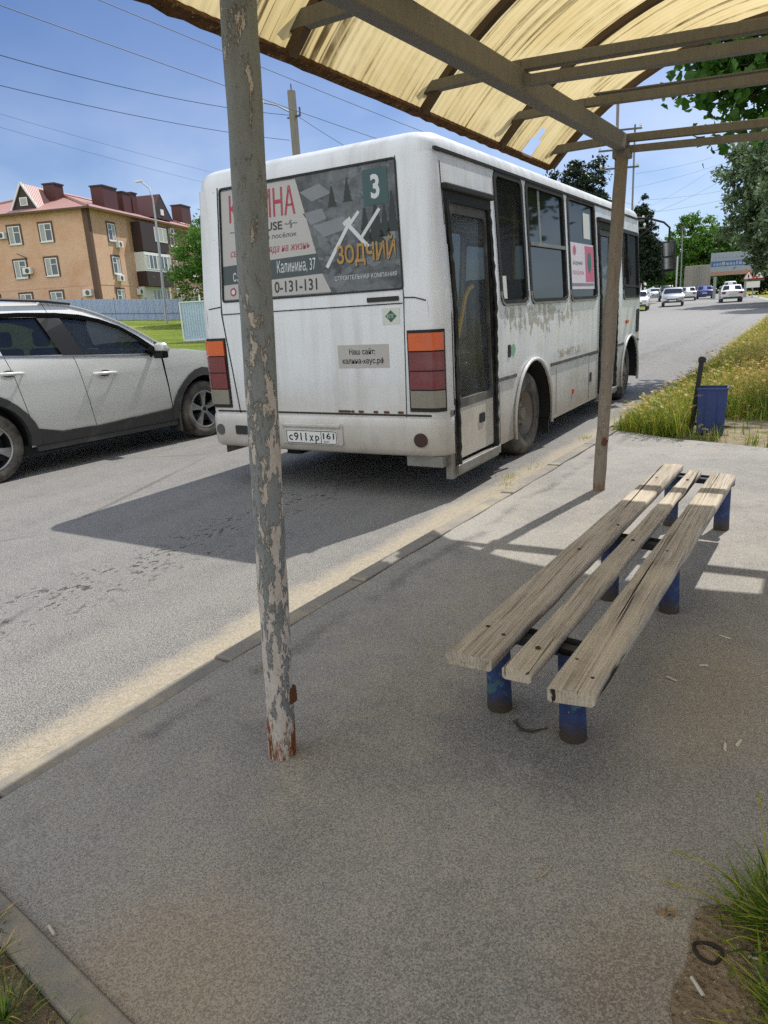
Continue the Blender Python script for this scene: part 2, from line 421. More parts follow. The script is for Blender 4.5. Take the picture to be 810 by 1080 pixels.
t = NT('soil')
c = t.mix(t.ramp(t.noise(9, 7, .7), .3, .7), rgb('#6d5f4c'), rgb('#a3927a')); c = t.mix(t.ramp(t.voro(60), .16, .08), c, rgb('#c7bda9'))
c = t.mix(t.math('MULTIPLY', t.ramp(t.noise(120, 3, .7), .46, .36), .7), c, rgb('#443a2e'))
M_soil = t.done(t.bsdf(c, .95, 0, .2, t.bump(t.math('ADD', t.noise(45, 6, .7), t.voro(50)), .9, .02)))
t = NT('lawn_ground')
c = t.mix(t.ramp(t.noise(.5, 6, .65), .35, .65), rgb('#5f7226'), rgb('#7f8f35')); c = t.mix(t.ramp(t.noise(9, 6, .7), .5, .7), c, rgb('#98a04c'))
c = t.mix(t.ramp(t.noise(30, 5, .7), .5, .35), c, rgb('#3f5218'))
c = t.mix(t.ramp(t.noise(.12, 5, .7), .58, .7), c, rgb('#9d9a5c'))
M_lawn = t.done(t.bsdf(c, .95, 0, .15, t.bump(t.noise(18, 6, .7), 1, .1)))
t = NT('verge_soil')
c = t.mix(t.ramp(t.noise(7, 7, .7), .3, .7), rgb('#6a6046'), rgb('#a69a80')); c = t.mix(t.ramp(t.voro(38), .22, .1), c, rgb('#cfc6b4'))
c = t.mix(t.ss(t.xyz()[1], 9, 12), c, t.mix(t.noise(6, 5, .7), rgb('#6d7430'), rgb('#a2953f')))
M_verge = t.done(t.bsdf(c, .95, 0, .2, t.bump(t.math('ADD', t.noise(30, 6, .7), t.voro(38)), .9, .025)))

cols = [lambda y: xl(y)] + [(lambda k: lambda y: lerp(xl(y), xr(y), k))(k) for k in (.15, .3, .45, .6, .75, .9)] + [lambda y: xr(y)]
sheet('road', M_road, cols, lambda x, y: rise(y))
offs = [-400, -250, -150, -100, -75, -60, -50, -45, -40, -35, -30, -26, -22, -18, -14, -10, -7, -4, -2, -.6, 0]
sheet('grass_field', M_lawn, [(lambda k: lambda y: xl(y)+k)(k) for k in offs], lambda x, y: ground_z(x, y)+.004)
offs = [.12, .5, 1, 1.6, 2.2, 3, 4, 6, 9, 14, 22, 35, 60, 100, 200, 400]
sheet('verge', M_verge, [(lambda k: lambda y: xr(y)+(max(k, .35) if y < 7.4 else k))(k) for k in offs], lambda x, y: rise(y)+.088+(.015*(noise.noise(Vector((x*1.5, y*1.5, 0)))) if y > 8 else 0))
# pavement sheet with a slanted far end and the cut corner at the near left
mb = MB()
pav = [(xr(7.9)+.132, 7.86), (-1.2, 7.52), (-.3, 7.2), (.8, 6.8), (3.6, 6.2), (3.6, -7), (-.9, -7), (-.92, .655), (-1.09, .672), (-1.4, .716), (-1.69, .757), (xr(.85)+.132, .86)]
pav += [(xr(y)+.138+.005*math.sin(y*9)+.006*noise.noise(Vector((y*3, 0, 0))), y) for y in [1+.1*k for k in range(67)]]
patch(mb, pav, [], lambda u, v: (u, v, .100))
tag(mb.build('pavement', M_pave), kind='structure')
mb = MB()
patch(mb, [(-3.2, -7), (-.902, -7), (-.922, .56), (-1.0, .568), (-1.18, .6), (-1.55, .655), (-2.05, .735), (xr(.7)+.12, .74), (xr(-7)+.12, -7)], [], lambda u, v: (u, v, .094))
tag(mb.build('soil_bed', M_soil), kind='structure')
mb = MB()
e0 = [(-.925, .652), (-1.09, .669), (-1.4, .713), (-1.69, .754), (-2.04, .81)]; e1 = [(-.925, .565), (-1.0, .572), (-1.18, .604), (-1.55, .659), (-2.04, .738)]
mb.prism(e0+e1[::-1], .02, .112, lambda u, v, a: (u, v, a))
tag(mb.build('path_edge', M_kerb, bevel=.006), kind='structure')
# worn soil by the grass at the near right
mb = MB(); pts = []
for i in range(40):
    a = 2*PI*i/40; r = 1+.28*noise.noise(Vector((math.cos(a)*1.6, math.sin(a)*1.6, 3)))
    pts.append((.13+.27*r*math.cos(a), 1.27+.36*r*math.sin(a)))
patch(mb, pts, [], lambda u, v: (u, v, .1045+.012*max(0, noise.noise(Vector((u*9, v*9, 1))))), step=.03)
tag(mb.build('bare_soil', M_soil, smooth=80), kind='structure')
# kerb stones, one metre each, the near ones sunk
mb = MB(); y = -8.0; i = 0
rk = random.Random(3)
while y < 60:
    L = 1.0 if y < 30 else 3.0
    j = rk.uniform(-.008, .008); top = .1+rk.uniform(-.006, .010); 
    if -2 < y < 1.5: top -= .02
    if y > 7.6: top += .02
    a, b = y+.006, y+L-.006
    vs = []
    for yy in (a, b):
        x0 = xr(yy)+j
        for dx, z in ((0, -.1), (.118, -.1), (.118, top), (.02, top), (0, top-.025)): vs.append((x0+dx, yy, z+rise(yy)))
    mb.add(vs, [(0,1,2,3,4), (9,8,7,6,5)]+[(k, (k+1) % 5, (k+1) % 5+5, k+5) for k in range(5)])
    y += L; i += 1
tag(mb.build('kerb', M_kerb, bevel=.008), kind='structure')

mb = MB(); pts = [(xr(y)+.10, y) for y in (-7, 0, 2, 4, 6, 7.7)]+[(xr(y)+.36, y) for y in (7.7, 6, 4, 2, 0, -7)]
patch(mb, pts, [], lambda u, v: (u, v, .055)); tag(mb.build('kerb_joint', simple('joint_dirt', '#2f2b26', .95)), kind='structure')
# ------------------------------------------------------------------ bus
# local frame: x right, y forward from the tail, z up
t = NT('bus_white_paint'); X = t.xyz()
c = t.mix(t.noise(1.6, 6, .6), rgb('#cacdd0'), rgb('#dcdedf'))
streak = t.noise(1, 6, .65, t.mapping((7, 7, .5)))
c = t.mix(t.math('MULTIPLY', t.ramp(streak, .46, .72), .5), c, rgb('#a5a39b'))
spk = t.math('MULTIPLY', t.ramp(t.voro(11, vec=t.mapping((1, 1, .8))), .055, .03), t.ramp(t.noise(1.7, 4, .6), .5, .58))
c = t.mix(spk, c, rgb('#3c352e'))
lowz = t.ss(t.math('ADD', X[2], t.math('MULTIPLY', t.math('SUBTRACT', t.noise(3.5, 6, .65), .5), .5)), 1.15, .5)
c = t.mix(t.math('MULTIPLY', lowz, .66), c, rgb('#a09787'))
lowz2 = t.ss(t.math('ADD', X[2], t.math('MULTIPLY', t.math('SUBTRACT', t.noise(5, 6, .7), .5), .35)), .62, .25)
c = t.mix(t.math('MULTIPLY', lowz2, .6), c, rgb('#7d7160'))
# flaked paint under the side windows: bare grey filler
pz = t.ss(t.math('ABSOLUTE', t.math('SUBTRACT', t.math('ADD', X[2], t.math('MULTIPLY', t.math('SUBTRACT', t.noise(2.6, 3), .5), .35)), 1.36)), .22, .03)
py = t.math('MULTIPLY', t.ss(X[1], 1.15, 1.3), t.ss(X[1], 3.75, 3.2))
fl = t.math('ADD', t.noise(9, 6, .7, t.mapping((1, 1, 1))), t.math('MULTIPLY', t.voro(14, out='Distance', vec=t.mapping((1, 1, .55))), -.22))
flk = t.math('MULTIPLY', t.ramp(t.math('ADD', fl, t.math('MULTIPLY', pz, .22)), .57, .585), t.math('MULTIPLY', py, t.math('GREATER_THAN', pz, .02)))
c = t.mix(flk, c, t.mix(t.noise(30, 4), rgb('#8f8c86'), rgb('#b3afa7')))
pz2 = t.math('MULTIPLY', t.ss(t.math('ABSOLUTE', t.math('SUBTRACT', X[2], .93)), .07, .02), t.math('MULTIPLY', t.ss(X[1], 2.6, 2.9), t.ss(X[1], 3.9, 3.5)))
c = t.mix(t.math('MULTIPLY', pz2, t.ramp(t.noise(12, 5, .7), .47, .5)), c, rgb('#9b968c'))
scr = t.ramp(t.noise(1, 7, .7, t.mapping((14, 14, 60))), .68, .70)
c = t.mix(t.math('MULTIPLY', scr, .5), c, rgb('#77746d'))
r = t.ss(t.noise(4, 5, .6), .3, .7, .28, .55)
M_bus = t.done(t.bsdf(c, r, 0, .5, t.bump(t.noise(2.2, 3, .5), .22, .03), Coat_Weight=.15))
M_black = simple('black_rubber', '#111111', .65, 0, .3, 8, dirt='#57534c', dirt_amt=.3)
M_trim = simple('dark_trim', '#4b4a48', .6, 0, .2, 5, dirt='#8b857a', dirt_amt=.35)
M_alu = simple('grey_profile', '#8d8c89', .45, .5, .2, 9, dirt='#6b6457', dirt_amt=.4)
M_seam = simple('seam_dark', '#2a2826', .8)
M_rust = simple('rust', '#5a3520', .9, 0, .4, 30, bump=.4, bscale=60)
M_dark = simple('underside_dark', '#141413', .9)
M_tyre = simple('tyre_rubber', '#232322', .85, 0, .2, 6, bump=.2, bscale=60, dirt='#6f685d', dirt_amt=.5, dirt_scale=5)
M_rimg = simple('dusty_steel', '#6a6660', .6, .3, .25, 7, dirt='#8a7f70', dirt_amt=.5)
M_yellow = simple('yellow_handrail', '#f2c200', .4)
M_seatb = simple('bus_seat_blue', '#3a4350', .85)
M_ceil = simple('interior_grey', '#b9b8b2', .8)
def glass(name, tint, trans, dust='#8a8d88', dust_amt=.25, dscale=2.5, rough=.04, ior=1.25, gcol=(.95, .97, 1, 1)):
    t = NT(name)
    tr = t.n('ShaderNodeBsdfTransparent'); tr.inputs[0].default_value = c4(tint)
    gl = t.n('ShaderNodeBsdfGlossy'); gl.inputs['Roughness'].default_value = rough; gl.inputs[0].default_value = gcol
    fr = t.n('ShaderNodeFresnel'); fr.inputs[0].default_value = ior
    a = t.n('ShaderNodeMixShader'); t.link(fr.outputs[0], a.inputs[0]); t.link(tr.outputs[0], a.inputs[1]); t.link(gl.outputs[0], a.inputs[2])
    df = t.n('ShaderNodeBsdfDiffuse'); df.inputs[0].default_value = c4(dust)
    b = t.n('ShaderNodeMixShader')
    d = t.ramp(t.noise(dscale, 7, .7), .25, .8, (dust_amt*.35,)*3+(1,), (dust_amt*1.4,)*3+(1,))
    t.link(d, b.inputs[0]); t.link(a.outputs[0], b.inputs[1]); t.link(df.outputs[0], b.inputs[2])
    return t.done(b.outputs[0])
M_bglass = glass('bus_window_glass', (.40, .43, .41), .5, '#5a5e5b', .14, ior=1.25, gcol=(.16, .16, .15, 1))
M_dglass = glass('dirty_door_glass', (.88, .90, .89), .5, '#82878a', .24, 3.5, .1, 1.25, (.6, .6, .6, 1))

BW, BL = 1.21, 7.15
bus = empty('bus', (-3.595, 4.874, 0), 0, 'white dented city bus with advertising rear window, route 3, standing at the kerb', 'bus')
def inset(z): return .065*max(0, z-1.5)/1.02
def hw(z): return BW-inset(z)
def ry(z): return .06*max(0, z-1.55)
def fy(z): return BL-.10*max(0, z-1.2)
def SR(y, z, o=0): return (hw(z)+o, y, z)
def SL(y, z, o=0): return (-hw(z)-o, y, z)
RC = .105; FC = .22
def RE(x, z, o=0): return (x, ry(z)-o, z)
def FR(x, z, o=0): return (x, fy(z)+o, z)
ZT = 2.56; ZB = .26
R_DOOR = (.20, 1.05, .20, 2.28); F_DOOR = (4.50, 5.42, .22, 2.36)
WINS = [(1.20, 1.85, 1.49, 2.55), (1.97, 3.12, 1.49, 2.55), (3.27, 4.36, 1.49, 2.56)]
SWIN = (5.78, 6.80, 1.47, 2.36)
ARC = [(2.02, .40, .54), (6.27, .40, .53)]
def side_outline(y0, y1, doors):
    P = []
    ev = [('d',)+d for d in doors] + [('a',)+a for a in ARC]
    ev.sort(key=lambda e: e[1])
    P.append((y0, ZB))
    for e in ev:
        if e[0] == 'd': P += [(e[1], ZB), (e[1], e[4]), (e[2], e[4]), (e[2], ZB)]
        else:
            yc, zc, r = e[1:]; a0 = math.asin((ZB-zc)/r)
            for i in range(17):
                a = PI-a0 + (2*a0-PI)*i/16
                P.append((yc+r*math.cos(a), zc+r*math.sin(a)))
    P += [(y1, ZB), (y1, ZT), (y0, ZT)]
    return P
ys0, ys1 = ry(ZT)+RC+.0, BL-.30
mb = MB()
holes = [rrect(a, b, z0, z1, .075) for a, b, z0, z1 in WINS] + [rrect(*SWIN, .05)]
patch(mb, side_outline(ys0, ys1, [R_DOOR, F_DOOR]), holes, lambda u, v: SR(u, v), .16)
LWINS = [(.6, 1.75, 1.49, 2.55), (1.9, 3.05, 1.49, 2.55), (3.2, 4.35, 1.49, 2.55), (4.5, 5.6, 1.49, 2.55), (5.75, 6.7, 1.49, 2.4)]
patch(mb, side_outline(ys0, ys1, []), [rrect(a, b, z0, z1, .075) for a, b, z0, z1 in LWINS], lambda u, v: SL(u, v), .16)
RWIN = (-.905, .905, 1.64, 2.545)
xe = BW-RC
def corner_strip(sx, front):
    zs = [ZB if front else .44, .5, .75, 1.0, 1.25, 1.5, 1.55, 1.75, 2.0, 2.25, 2.45, ZT]; n = 8; vs = []; fs = []
    for z in zs:
        for i in range(n+1):
            a = .5*PI*i/n
            if not front:
                cx = hw(z)-RC; x = cx+RC*math.cos(a)
                ye = ys0; y0 = ry(z); y = ye-(ye-y0)*math.sin(a)
            else:
                cx = hw(z)-FC; x = cx+FC*math.cos(a); ye = ys1; y = ye+(fy(z)-ye)*math.sin(a)
            vs.append((sx*x, y, z))
    for j in range(len(zs)-1):
        for i in range(n): fs.append((j*(n+1)+i, j*(n+1)+i+1, (j+1)*(n+1)+i+1, (j+1)*(n+1)+i))
    mb.add(vs, fs)
for sx in (1, -1):
    corner_strip(sx, False); corner_strip(sx, True)
def xin(z, c): return hw(z)-c
def rear_map(u, v): return (u*(hw(v)-RC)/xe, ry(v), v)
patch(mb, [(-xe, .44), (xe, .44), (xe, ZT), (-xe, ZT)], [rrect(*RWIN, .03, 2)], rear_map, .2)
xf = BW-FC
patch(mb, [(-xf, .35), (xf, .35), (xf, ZT), (-xf, ZT)], [rrect(-.9, .9, 1.3, 2.42, .08)], lambda u, v: (u*(hw(v)-FC)/xf, fy(v), v), .25)
mb.build('body', M_bus, bus, 38)
# roof: rounded shoulder rings and a crowned top
mb = MB(); rings = []
prof = [(0, 0), (.05, .004), (.09, .016), (.12, .038), (.142, .072), (.157, .12), (.172, .26), (.205, .5), (.222, .8), (.228, 1.05)]
for dz, ins in prof:
    z = ZT+dz; hx = hw(ZT)-ins; r0 = ry(ZT)+ins*.9; f0 = fy(ZT)-ins*1.2
    rc = max(.02, RC+.05-ins*.08); pts = []
    rr = min(rc, hx*.6)
    for (cx, cy, a0) in ((hx-rr, r0+rr, -PI/2), (hx-rr, f0-rr*1.5, 0), (-hx+rr, f0-rr*1.5, PI/2), (-hx+rr, r0+rr, PI)):
        for i in range(7):
            a = a0+PI/2*i/6; s = 1.5 if a0 in (0, PI/2) else 1
            pts.append((cx+rr*math.cos(a), cy+rr*s*math.sin(a), z))
    rings.append(pts)
n = len(rings[0]); vs = [p for rg in rings for p in rg]; fs = []
for j in range(len(rings)-1):
    for i in range(n): fs.append((j*n+i, j*n+(i+1) % n, (j+1)*n+(i+1) % n, (j+1)*n+i))
fs.append(tuple((len(rings)-1)*n+i for i in range(n)))
mb.add(vs, fs)
roof = mb.build('roof', M_bus, bus, 60)
mb = MB(); mb.box(-.45, .45, 1.4, 2.1, 2.74, 2.83); mb.build('roof_hatch', M_bus, roof, bevel=.02)
# drip rail along the side, belt moulding
mb = MB()
for S, s in ((SR, 1), (SL, -1)):
    pts = [(.10 if s > 0 else .4, 2.575), (BL-.35, 2.575)]
    for (a, za), (b, zb) in zip(pts, pts[1:]):
        mb.bar(S(a, za, .004), S(b, zb, .004), .022, .022)
mb.build('drip_rail', M_black, bus)
mb = MB()
for S, sp in ((SR, [(1.07, 1.53), (2.55, 4.48), (5.44, 5.85), (6.66, BL-.3)]), (SL, [(.3, 1.53), (2.55, 5.8), (6.66, BL-.3)])):
    for a, b in sp:
        mb = MB(); mb.bar(S(a, .845, .004), S(b, .845, .004), .02, .034); mb.build('belt_moulding', M_trim, bus, bevel=.004)
# seams
mb = MB()
def seamline(fn, pts, wd=.007):
    mb = MB()
    for (a, za), (b, zb) in zip(pts, pts[1:]): mb.bar(fn(a, za, .0005), fn(b, zb, .0005), wd, .004, up=(Vector(fn(a, za, 1))-Vector(fn(a, za, 0))))
    mb.build('panel_seam', M_seam, bus)
rm = lambda u, v, o=0: (u*(hw(v)-RC)/xe, ry(v)-o, v)
seamline(rm, [(.905, ZT), (.905, 1.56), (.88, .66)]); seamline(rm, [(-.93, ZT), (-.93, 1.54), (-.83, .66)], .012)
seamline(rm, [(-.93, 1.535), (.89, 1.535)], .008); seamline(rm, [(-1.1, .69), (1.1, .69)], .016)
seamline(rm, [(-.93, 1.60), (-1.08, 1.585)], .009); seamline(rm, [(.905, 1.575), (1.0, 1.57), (1.09, 1.545)], .009)
seamline(SR, [(.155+.02, 2.5), (.175, 1.4), (.175, .75)], .012)
seamline(SR, [(4.05, .82), (4.05, .30)]); seamline(SR, [(4.05, .82), (4.45, .82)]); seamline(SR, [(2.75, .80), (2.75, .30)], .004)
seamline(SR, [(5.62, 2.5), (5.6, .9)], .004); seamline(SR, [(1.12, .8), (1.12, .28)], .005)
# windows
def window(name, S, rect, gm, r=.075, split=None, grey=False, door=False):
    a, b, z0, z1 = rect
    mb = MB(); o = rrect(a-.024, b+.024, z0-.024, z1+.024, r+.02); i = rrect(a+.028, b-.028, z0+.028, z1-.028, r-.02)
    ring(mb, o, i, lambda u, v, d: S(u, v, d), .010)
    fr = mb.build('window_frame', M_black, bus, 50)
    mb = MB(); i2 = rrect(a-.02, b+.02, z0-.02, z1+.02, r)
    q_ = rrect(a-.018, b+.018, z0-.018, z1+.018, r, 5); mb.add([S(u, v, -.012) for u, v in q_], [tuple(range(len(q_)))])
    g = mb.build('pane', gm, fr)
    mb = MB()
    bm_ = [(a-.016, z0+.10), (a-.016+.0, z0+.06), (a+.006, z0+.012), (a+.06, z0-.014), (b-.06, z0-.014), (b-.006, z0+.012), (b+.016, z0+.06), (b+.016, z0+.10)]
    for (p, q), (p2, q2) in zip(bm_, bm_[1:]): mb.bar(S(p, q, .008), S(p2, q2, .008), .014, .018)
    mb.build('filler_strip', M_alu if not grey else M_bus, fr)
    return fr
for q in WINS: window('window', SR, q, M_bglass)
w2 = window('window', SR, SWIN, M_bglass, .05)
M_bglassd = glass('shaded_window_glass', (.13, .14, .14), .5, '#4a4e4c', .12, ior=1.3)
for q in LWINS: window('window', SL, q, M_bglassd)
# slider of the middle window (upper half pushed open), rail of the driver-side window
mb = MB(); mb.bar(SR(2.0, 2.02, .006), SR(3.1, 2.02, .006), .02, .035); mb.bar(SR(2.36, 2.04, -.02), SR(2.36, 2.52, -.02), .02, .06)
mb.build('slider_rail', M_alu, bus)
mb = MB(); mb.quad(SR(2.36, 2.04, -.03), SR(3.1, 2.04, -.03), SR(3.1, 2.52, -.03), SR(2.36, 2.52, -.03)); mb.build('sliding_pane', M_dglass, bus)
mb = MB(); mb.bar(SR(5.80, 1.64, .004), SR(6.78, 1.62, .004), .02, .03); mb.bar(SR(6.15, 1.64, .0), SR(6.12, 2.34, .0), .02, .025); mb.build('window_bar', M_black, bus)
# pink and white advert sheet inside the third window with a line of faint print
M_advert = simple('advert_paper', '#c9c3c9', .7, 0, .06, 4)
M_pink = simple('advert_pink', '#b9627c', .7); M_green = simple('advert_green', '#2e6a62', .7); M_grey = simple('advert_grey', '#7d7a85', .7)
mb = MB(); S = lambda u, v, o=-.008: SR(u, v, o)
def rect(fn, a, b, z0, z1, o, m=0): mb.quad(fn(a, z0, o), fn(b, z0, o), fn(b, z1, o), fn(a, z1, o), m)
rect(SR, 3.30, 4.30, 1.60, 2.10, -.0075, 0)
rect(SR, 3.32, 4.28, 1.635, 1.665, -.006, 3)
put_text(mb, 'ЗОДЧИЙ', 3.42, 3.80, 1.86, 1.91, lambda u, v: SR(u, v, -.006), 2, bold=.01)
put_text(mb, 'ПОСЁЛОК', 3.40, 3.86, 1.76, 1.81, lambda u, v: SR(u, v, -.006), 1)
rect(SR, 3.92, 4.28, 1.68, 2.08, -.0065, 1)
mb.prism([(4.10+.08*math.cos(a*PI/8), 1.90+.12*math.sin(a*PI/8)) for a in range(16)], -.0055, -.005, lambda u, v, d: SR(u, v, d), 2)
mb.prism([(3.5+.06*math.cos(a*PI/8), 2.02+.05*math.sin(a*PI/8)) for a in range(16)], -.0055, -.005, lambda u, v, d: SR(u, v, d), 1)
mb.build('advert_sheet', [M_advert, M_pink, M_green, M_grey], bus)
M_paper = simple('paper_notice', '#c3c8bf', .7, 0, .1, 20)
mb = MB(); rect(SR, 3.90, 4.18, 2.16, 2.44, -.0078); mb.build('paper_notice', M_paper, bus)
mb = MB(); rect(SR, 1.24, 1.33, 1.53, 1.72, .004); mb.build('white_sticker', M_paper, bus)
# rear door: black rubber frame, dirty glass, beige lower panel
def door(rect_, zsplit, glass_m):
    a, b, z0, z1 = rect_
    mb = MB(); o = rrect(a-.012, b+.012, z0, z1+.03, .02, 2); i = rrect(a+.055, b-.055, z0+.05, z1-.05, .02, 2)
    ring(mb, o, i, lambda u, v, d: SR(u, v, d), .014)
    dr = mb.build('door', M_black, bus, 40)
    mb = MB(); mb.bar(SR(a-.03, z1+.05, .02), SR(b+.03, z1+.05, .02), .05, .05); mb.build('door_hood', M_black, dr, bevel=.012)
    mb = MB()
    def D(u, v, o=0): return SR(u, v, o-.02)
    ring(mb, rrect(a+.03, b-.03, zsplit-.04, z1-.03, .05), rrect(a+.11, b-.085, zsplit+.03, z1-.12, .05), D, .012)
    mb.build('leaf_frame', M_trim, dr, 50)
    mb = MB(); q_ = rrect(a+.05, b-.05, zsplit-.03, z1-.05, .03, 2); mb.add([SR(u, v, -.03) for u, v in q_], [tuple(range(len(q_)))]); mb.build('pane', glass_m, dr)
    mb = MB(); mb.prism(rrect(a+.05, b-.05, z0+.10, zsplit-.03, .02, 2), -.03, -.012, lambda u, v, d: SR(u, v, d)); mb.build('lower_panel', M_beige, dr, bevel=.006)
    mb = MB(); mb.prism(rrect((a+b)/2+.06, (a+b)/2+.17, zsplit-.22, zsplit-.14, .012, 2), -.014, -.004, lambda u, v, d: SR(u, v, d)); mb.build('handle', M_black, dr)
    mb = MB(); mb.bar(SR(a-.02, z0+.04, .0), SR(b+.02, z0+.04, .0), .06, .07); mb.bar(SR(a-.02, z0-.005, -.02), SR(b+.02, z0-.005, -.02), .06, .03); mb.build('step', M_alu, dr, bevel=.008)
    for yy, wob in ((a+.028, 1), (b-.026, -1)):
        mb = MB(); pts = []
        for k in range(41):
            z = lerp(z0+.06, z1-.04, k/40); pts.append(SR(yy+.007*math.sin(k*1.9+wob), z, .012+.004*math.sin(k*2.7)))
        mb.tube(pts, .017, 6); mb.build('rubber_seal', M_black, dr, 60)
    return dr
t = NT('beige_dirty_panel'); c = t.mix(t.noise(4, 7, .65), rgb('#9c9486'), rgb('#c9c3b6')); c = t.mix(t.math('MULTIPLY', t.ramp(t.noise(1, 7, .7, t.mapping((30, 30, 3))), .55, .75), .6), c, rgb('#7b6f5e'))
M_beige = t.done(t.bsdf(c, .6, 0, .4))
dr = door(R_DOOR, .75, M_dglass); door(F_DOOR, .72, M_dglass)
mb = MB(); mb.tube([(BW-.11, .40, 1.05), (BW-.11, .46, 1.18), (BW-.11, .66, 1.55), (BW-.115, .75, 1.62), (BW-.13, .86, 1.64)], .021, 10)
mb.build('handrail', M_yellow, dr, 60)
mb = MB(); mb.tube([(BW-.2, .40, .95), (BW-.2, .60, 1.22), (BW-.2, .68, 1.29), (BW-.22, .84, 1.31)], .015, 10); mb.build('handrail', M_alu, dr, 60)
# interior
mb = MB(); mb.box(-.57, .57, .1, 7.0, .5, .62); mb.box(-1.1, .2, .1, 1.1, .625, 1.0)
for s in (1, -1):
    for a, b in ((.1, 1.42), (2.64, 5.66), (6.88, 7.0)): mb.box(*sorted((s*.572, s*1.13)), a, b, .5, .62)
    for a, b in ((1.40, 2.66), (5.64, 6.9)): mb.box(*sorted((s*.574, s*1.17)), a, b, .98, 1.03); mb.build('cabin_floor', M_trim, bus)
mb = MB(); mb.box(-1.08, 1.08, .2, 6.9, 2.60, 2.63); mb.build('cabin_ceiling', M_ceil, bus)
for i, (sx, sy) in enumerate([(-.85, .55), (-.4, .55), (-.85, 1.5), (-.4, 1.5), (-.85, 2.3), (-.4, 2.3), (-.85, 3.1), (-.4, 3.1), (.85, 1.75), (.85, 2.5), (.85, 3.3), (-.85, 4.0), (-.5, 5.8)]):
    mb = MB(); mb.box(sx-.2, sx+.2, sy, sy+.42, 1.0, 1.10); mb.box(sx-.2, sx+.2, sy-.09, sy+.02, 1.05, 1.72); mb.box(sx-.1, sx+.1, sy+.1, sy+.3, .62, 1.0)
    mb.build('passenger_seat', M_seatb, bus, bevel=.03)
mb = MB()
for y in (1.15, 3.25, 4.4): mb.tube([(.55, y, .62), (.55, y, 2.6)], .017, 8)
mb.tube([(.55, .4, 2.38), (.55, 6.2, 2.38)], .016, 8); mb.tube([(-.3, .4, 2.38), (-.3, 6.2, 2.38)], .016, 8)
mb.build('grab_rail', M_yellow, bus, 60)
# chassis under the floor
mb = MB(); mb.box(-1.0, 1.0, .35, 6.9, .34, .5); mb.box(-.5, -.35, .2, 6.9, .28, .36); mb.box(.35, .5, .2, 6.9, .28, .36); mb.tube([(-1.0, 2.02, .42), (1.0, 2.02, .42)], .09, 10); mb.sphere((0, 2.02, .42), .2); mb.tube([(-1, 6.27, .42), (1, 6.27, .42)], .06, 8)
mb.box(-.9, -.55, 3.0, 4.3, .3, .5)
mb.build('chassis', M_dark, bus)
# wheel arches (flared lips) and wells
for (yc, zc, r) in ARC:
    for S, s in ((SR, 1), (SL, -1)):
        mb = MB(); pts = []
        for k in range(25):
            a = PI+.28 - (PI+.56)*k/24; pts.append(S(yc+(r+.012)*math.cos(a), zc+(r+.012)*math.sin(a), .018))
        mb.tube(pts, .017, 8); mb.build('wheel_arch', M_bus, bus, 60)
        mb = MB(); n = 20; vs = []
        for k in range(n+1):
            a = PI+.2-(PI+.4)*k/n
            for x in (BW-.01, BW-.62): vs.append((s*x, yc+(r+.005)*math.cos(a), zc+(r+.005)*math.sin(a)))
        mb.add(vs, [(2*k, 2*k+1, 2*k+3, 2*k+2) for k in range(n)]+[tuple(2*k+1 for k in range(n+1))]); mb.build('wheel_well', M_dark, bus, 60)
def bus_wheel(yc, sx, xo, wd, dish):
    R = .415; M = Matrix.Translation((sx*xo, yc, R)) @ Matrix.Rotation(0 if sx > 0 else PI, 4, 'Z')
    mb = MB()
    mb.lathe([(.23, -.01), (.26, 0), (.33, .008), (.385, -.006), (.408, -.03), (R, -.06), (R, -wd+.05), (.39, -wd), (.24, -wd)], 48, M=M)
    wh = mb.build('wheel', M_tyre, bus, 35)
    mb = MB()
    mb.lathe([(.25, 0), (.243, -.03), (.228, -.04), (.215, -.02), (.20, -.03-dish*.5), (.175, -.04-dish), (.12, -.05-dish), (.115, -.02-dish), (.07, .0-dish), (.06, .03-dish), (0.002, .035-dish)], 40, M=M)
    for k in range(6):
        a = 2*PI*k/6; c = M @ Vector((-.035-dish, .145*math.cos(a), .145*math.sin(a))); d = (M.to_3x3() @ Vector((1, 0, 0)))
        mb.tube([c, c+d*.03], .013, 6)
    mb.build('rim', M_rimg, wh, 40)
    return wh
for sx in (1, -1):
    bus_wheel(2.0, sx, 1.15, .24, .07); bus_wheel(2.0, sx, .88, .24, .0); bus_wheel(6.25, sx, 1.14, .24, .0)
# flaps behind the wheels, hatch grips and little fittings of the right flank
mb = MB(); mb.prism(rrect(2.58, 2.61, .12, .40, .005, 1), -.4, -.03, lambda u, v, d: SR(u, v, d)); mb.build('mud_flap', M_black, bus)
for q, r_ in (((4.09, 4.17, .50, .61), .01), ((6.64, 6.84, .96, 1.30), .03), ((1.33, 1.39, 1.02, 1.13), .008)):
    mb = MB(); mb.prism(rrect(*q, r_, 2), -.003, .006, lambda u, v, d: SR(u, v, d)); mb.build('vent_slot', M_black, bus)
M_orange = simple('orange_lens', '#c24a12', .25, coat=.5)
mb = MB(); mb.prism(rrect(5.95, 6.05, 1.12, 1.17, .015, 2), .0, .03, lambda u, v, d: SR(u, v, d)); mb.build('side_marker', M_orange, bus, bevel=.004); mb = MB(); mb.prism(rrect(3.35, 3.40, .44, .50, .005, 2), 0, .012, lambda u, v, d: SR(u, v, d)); mb.build('side_marker', M_orange, bus, bevel=.004)
mb = MB(); mb.prism([(1.46+.06*math.cos(a*PI/4), 1.08+.055*math.sin(a*PI/4)) for a in range(8)], .001, .0035, lambda u, v, d: SR(u, v, d)); mb.build('green_decal', simple('green_decal', '#7fa58c', .6), bus)
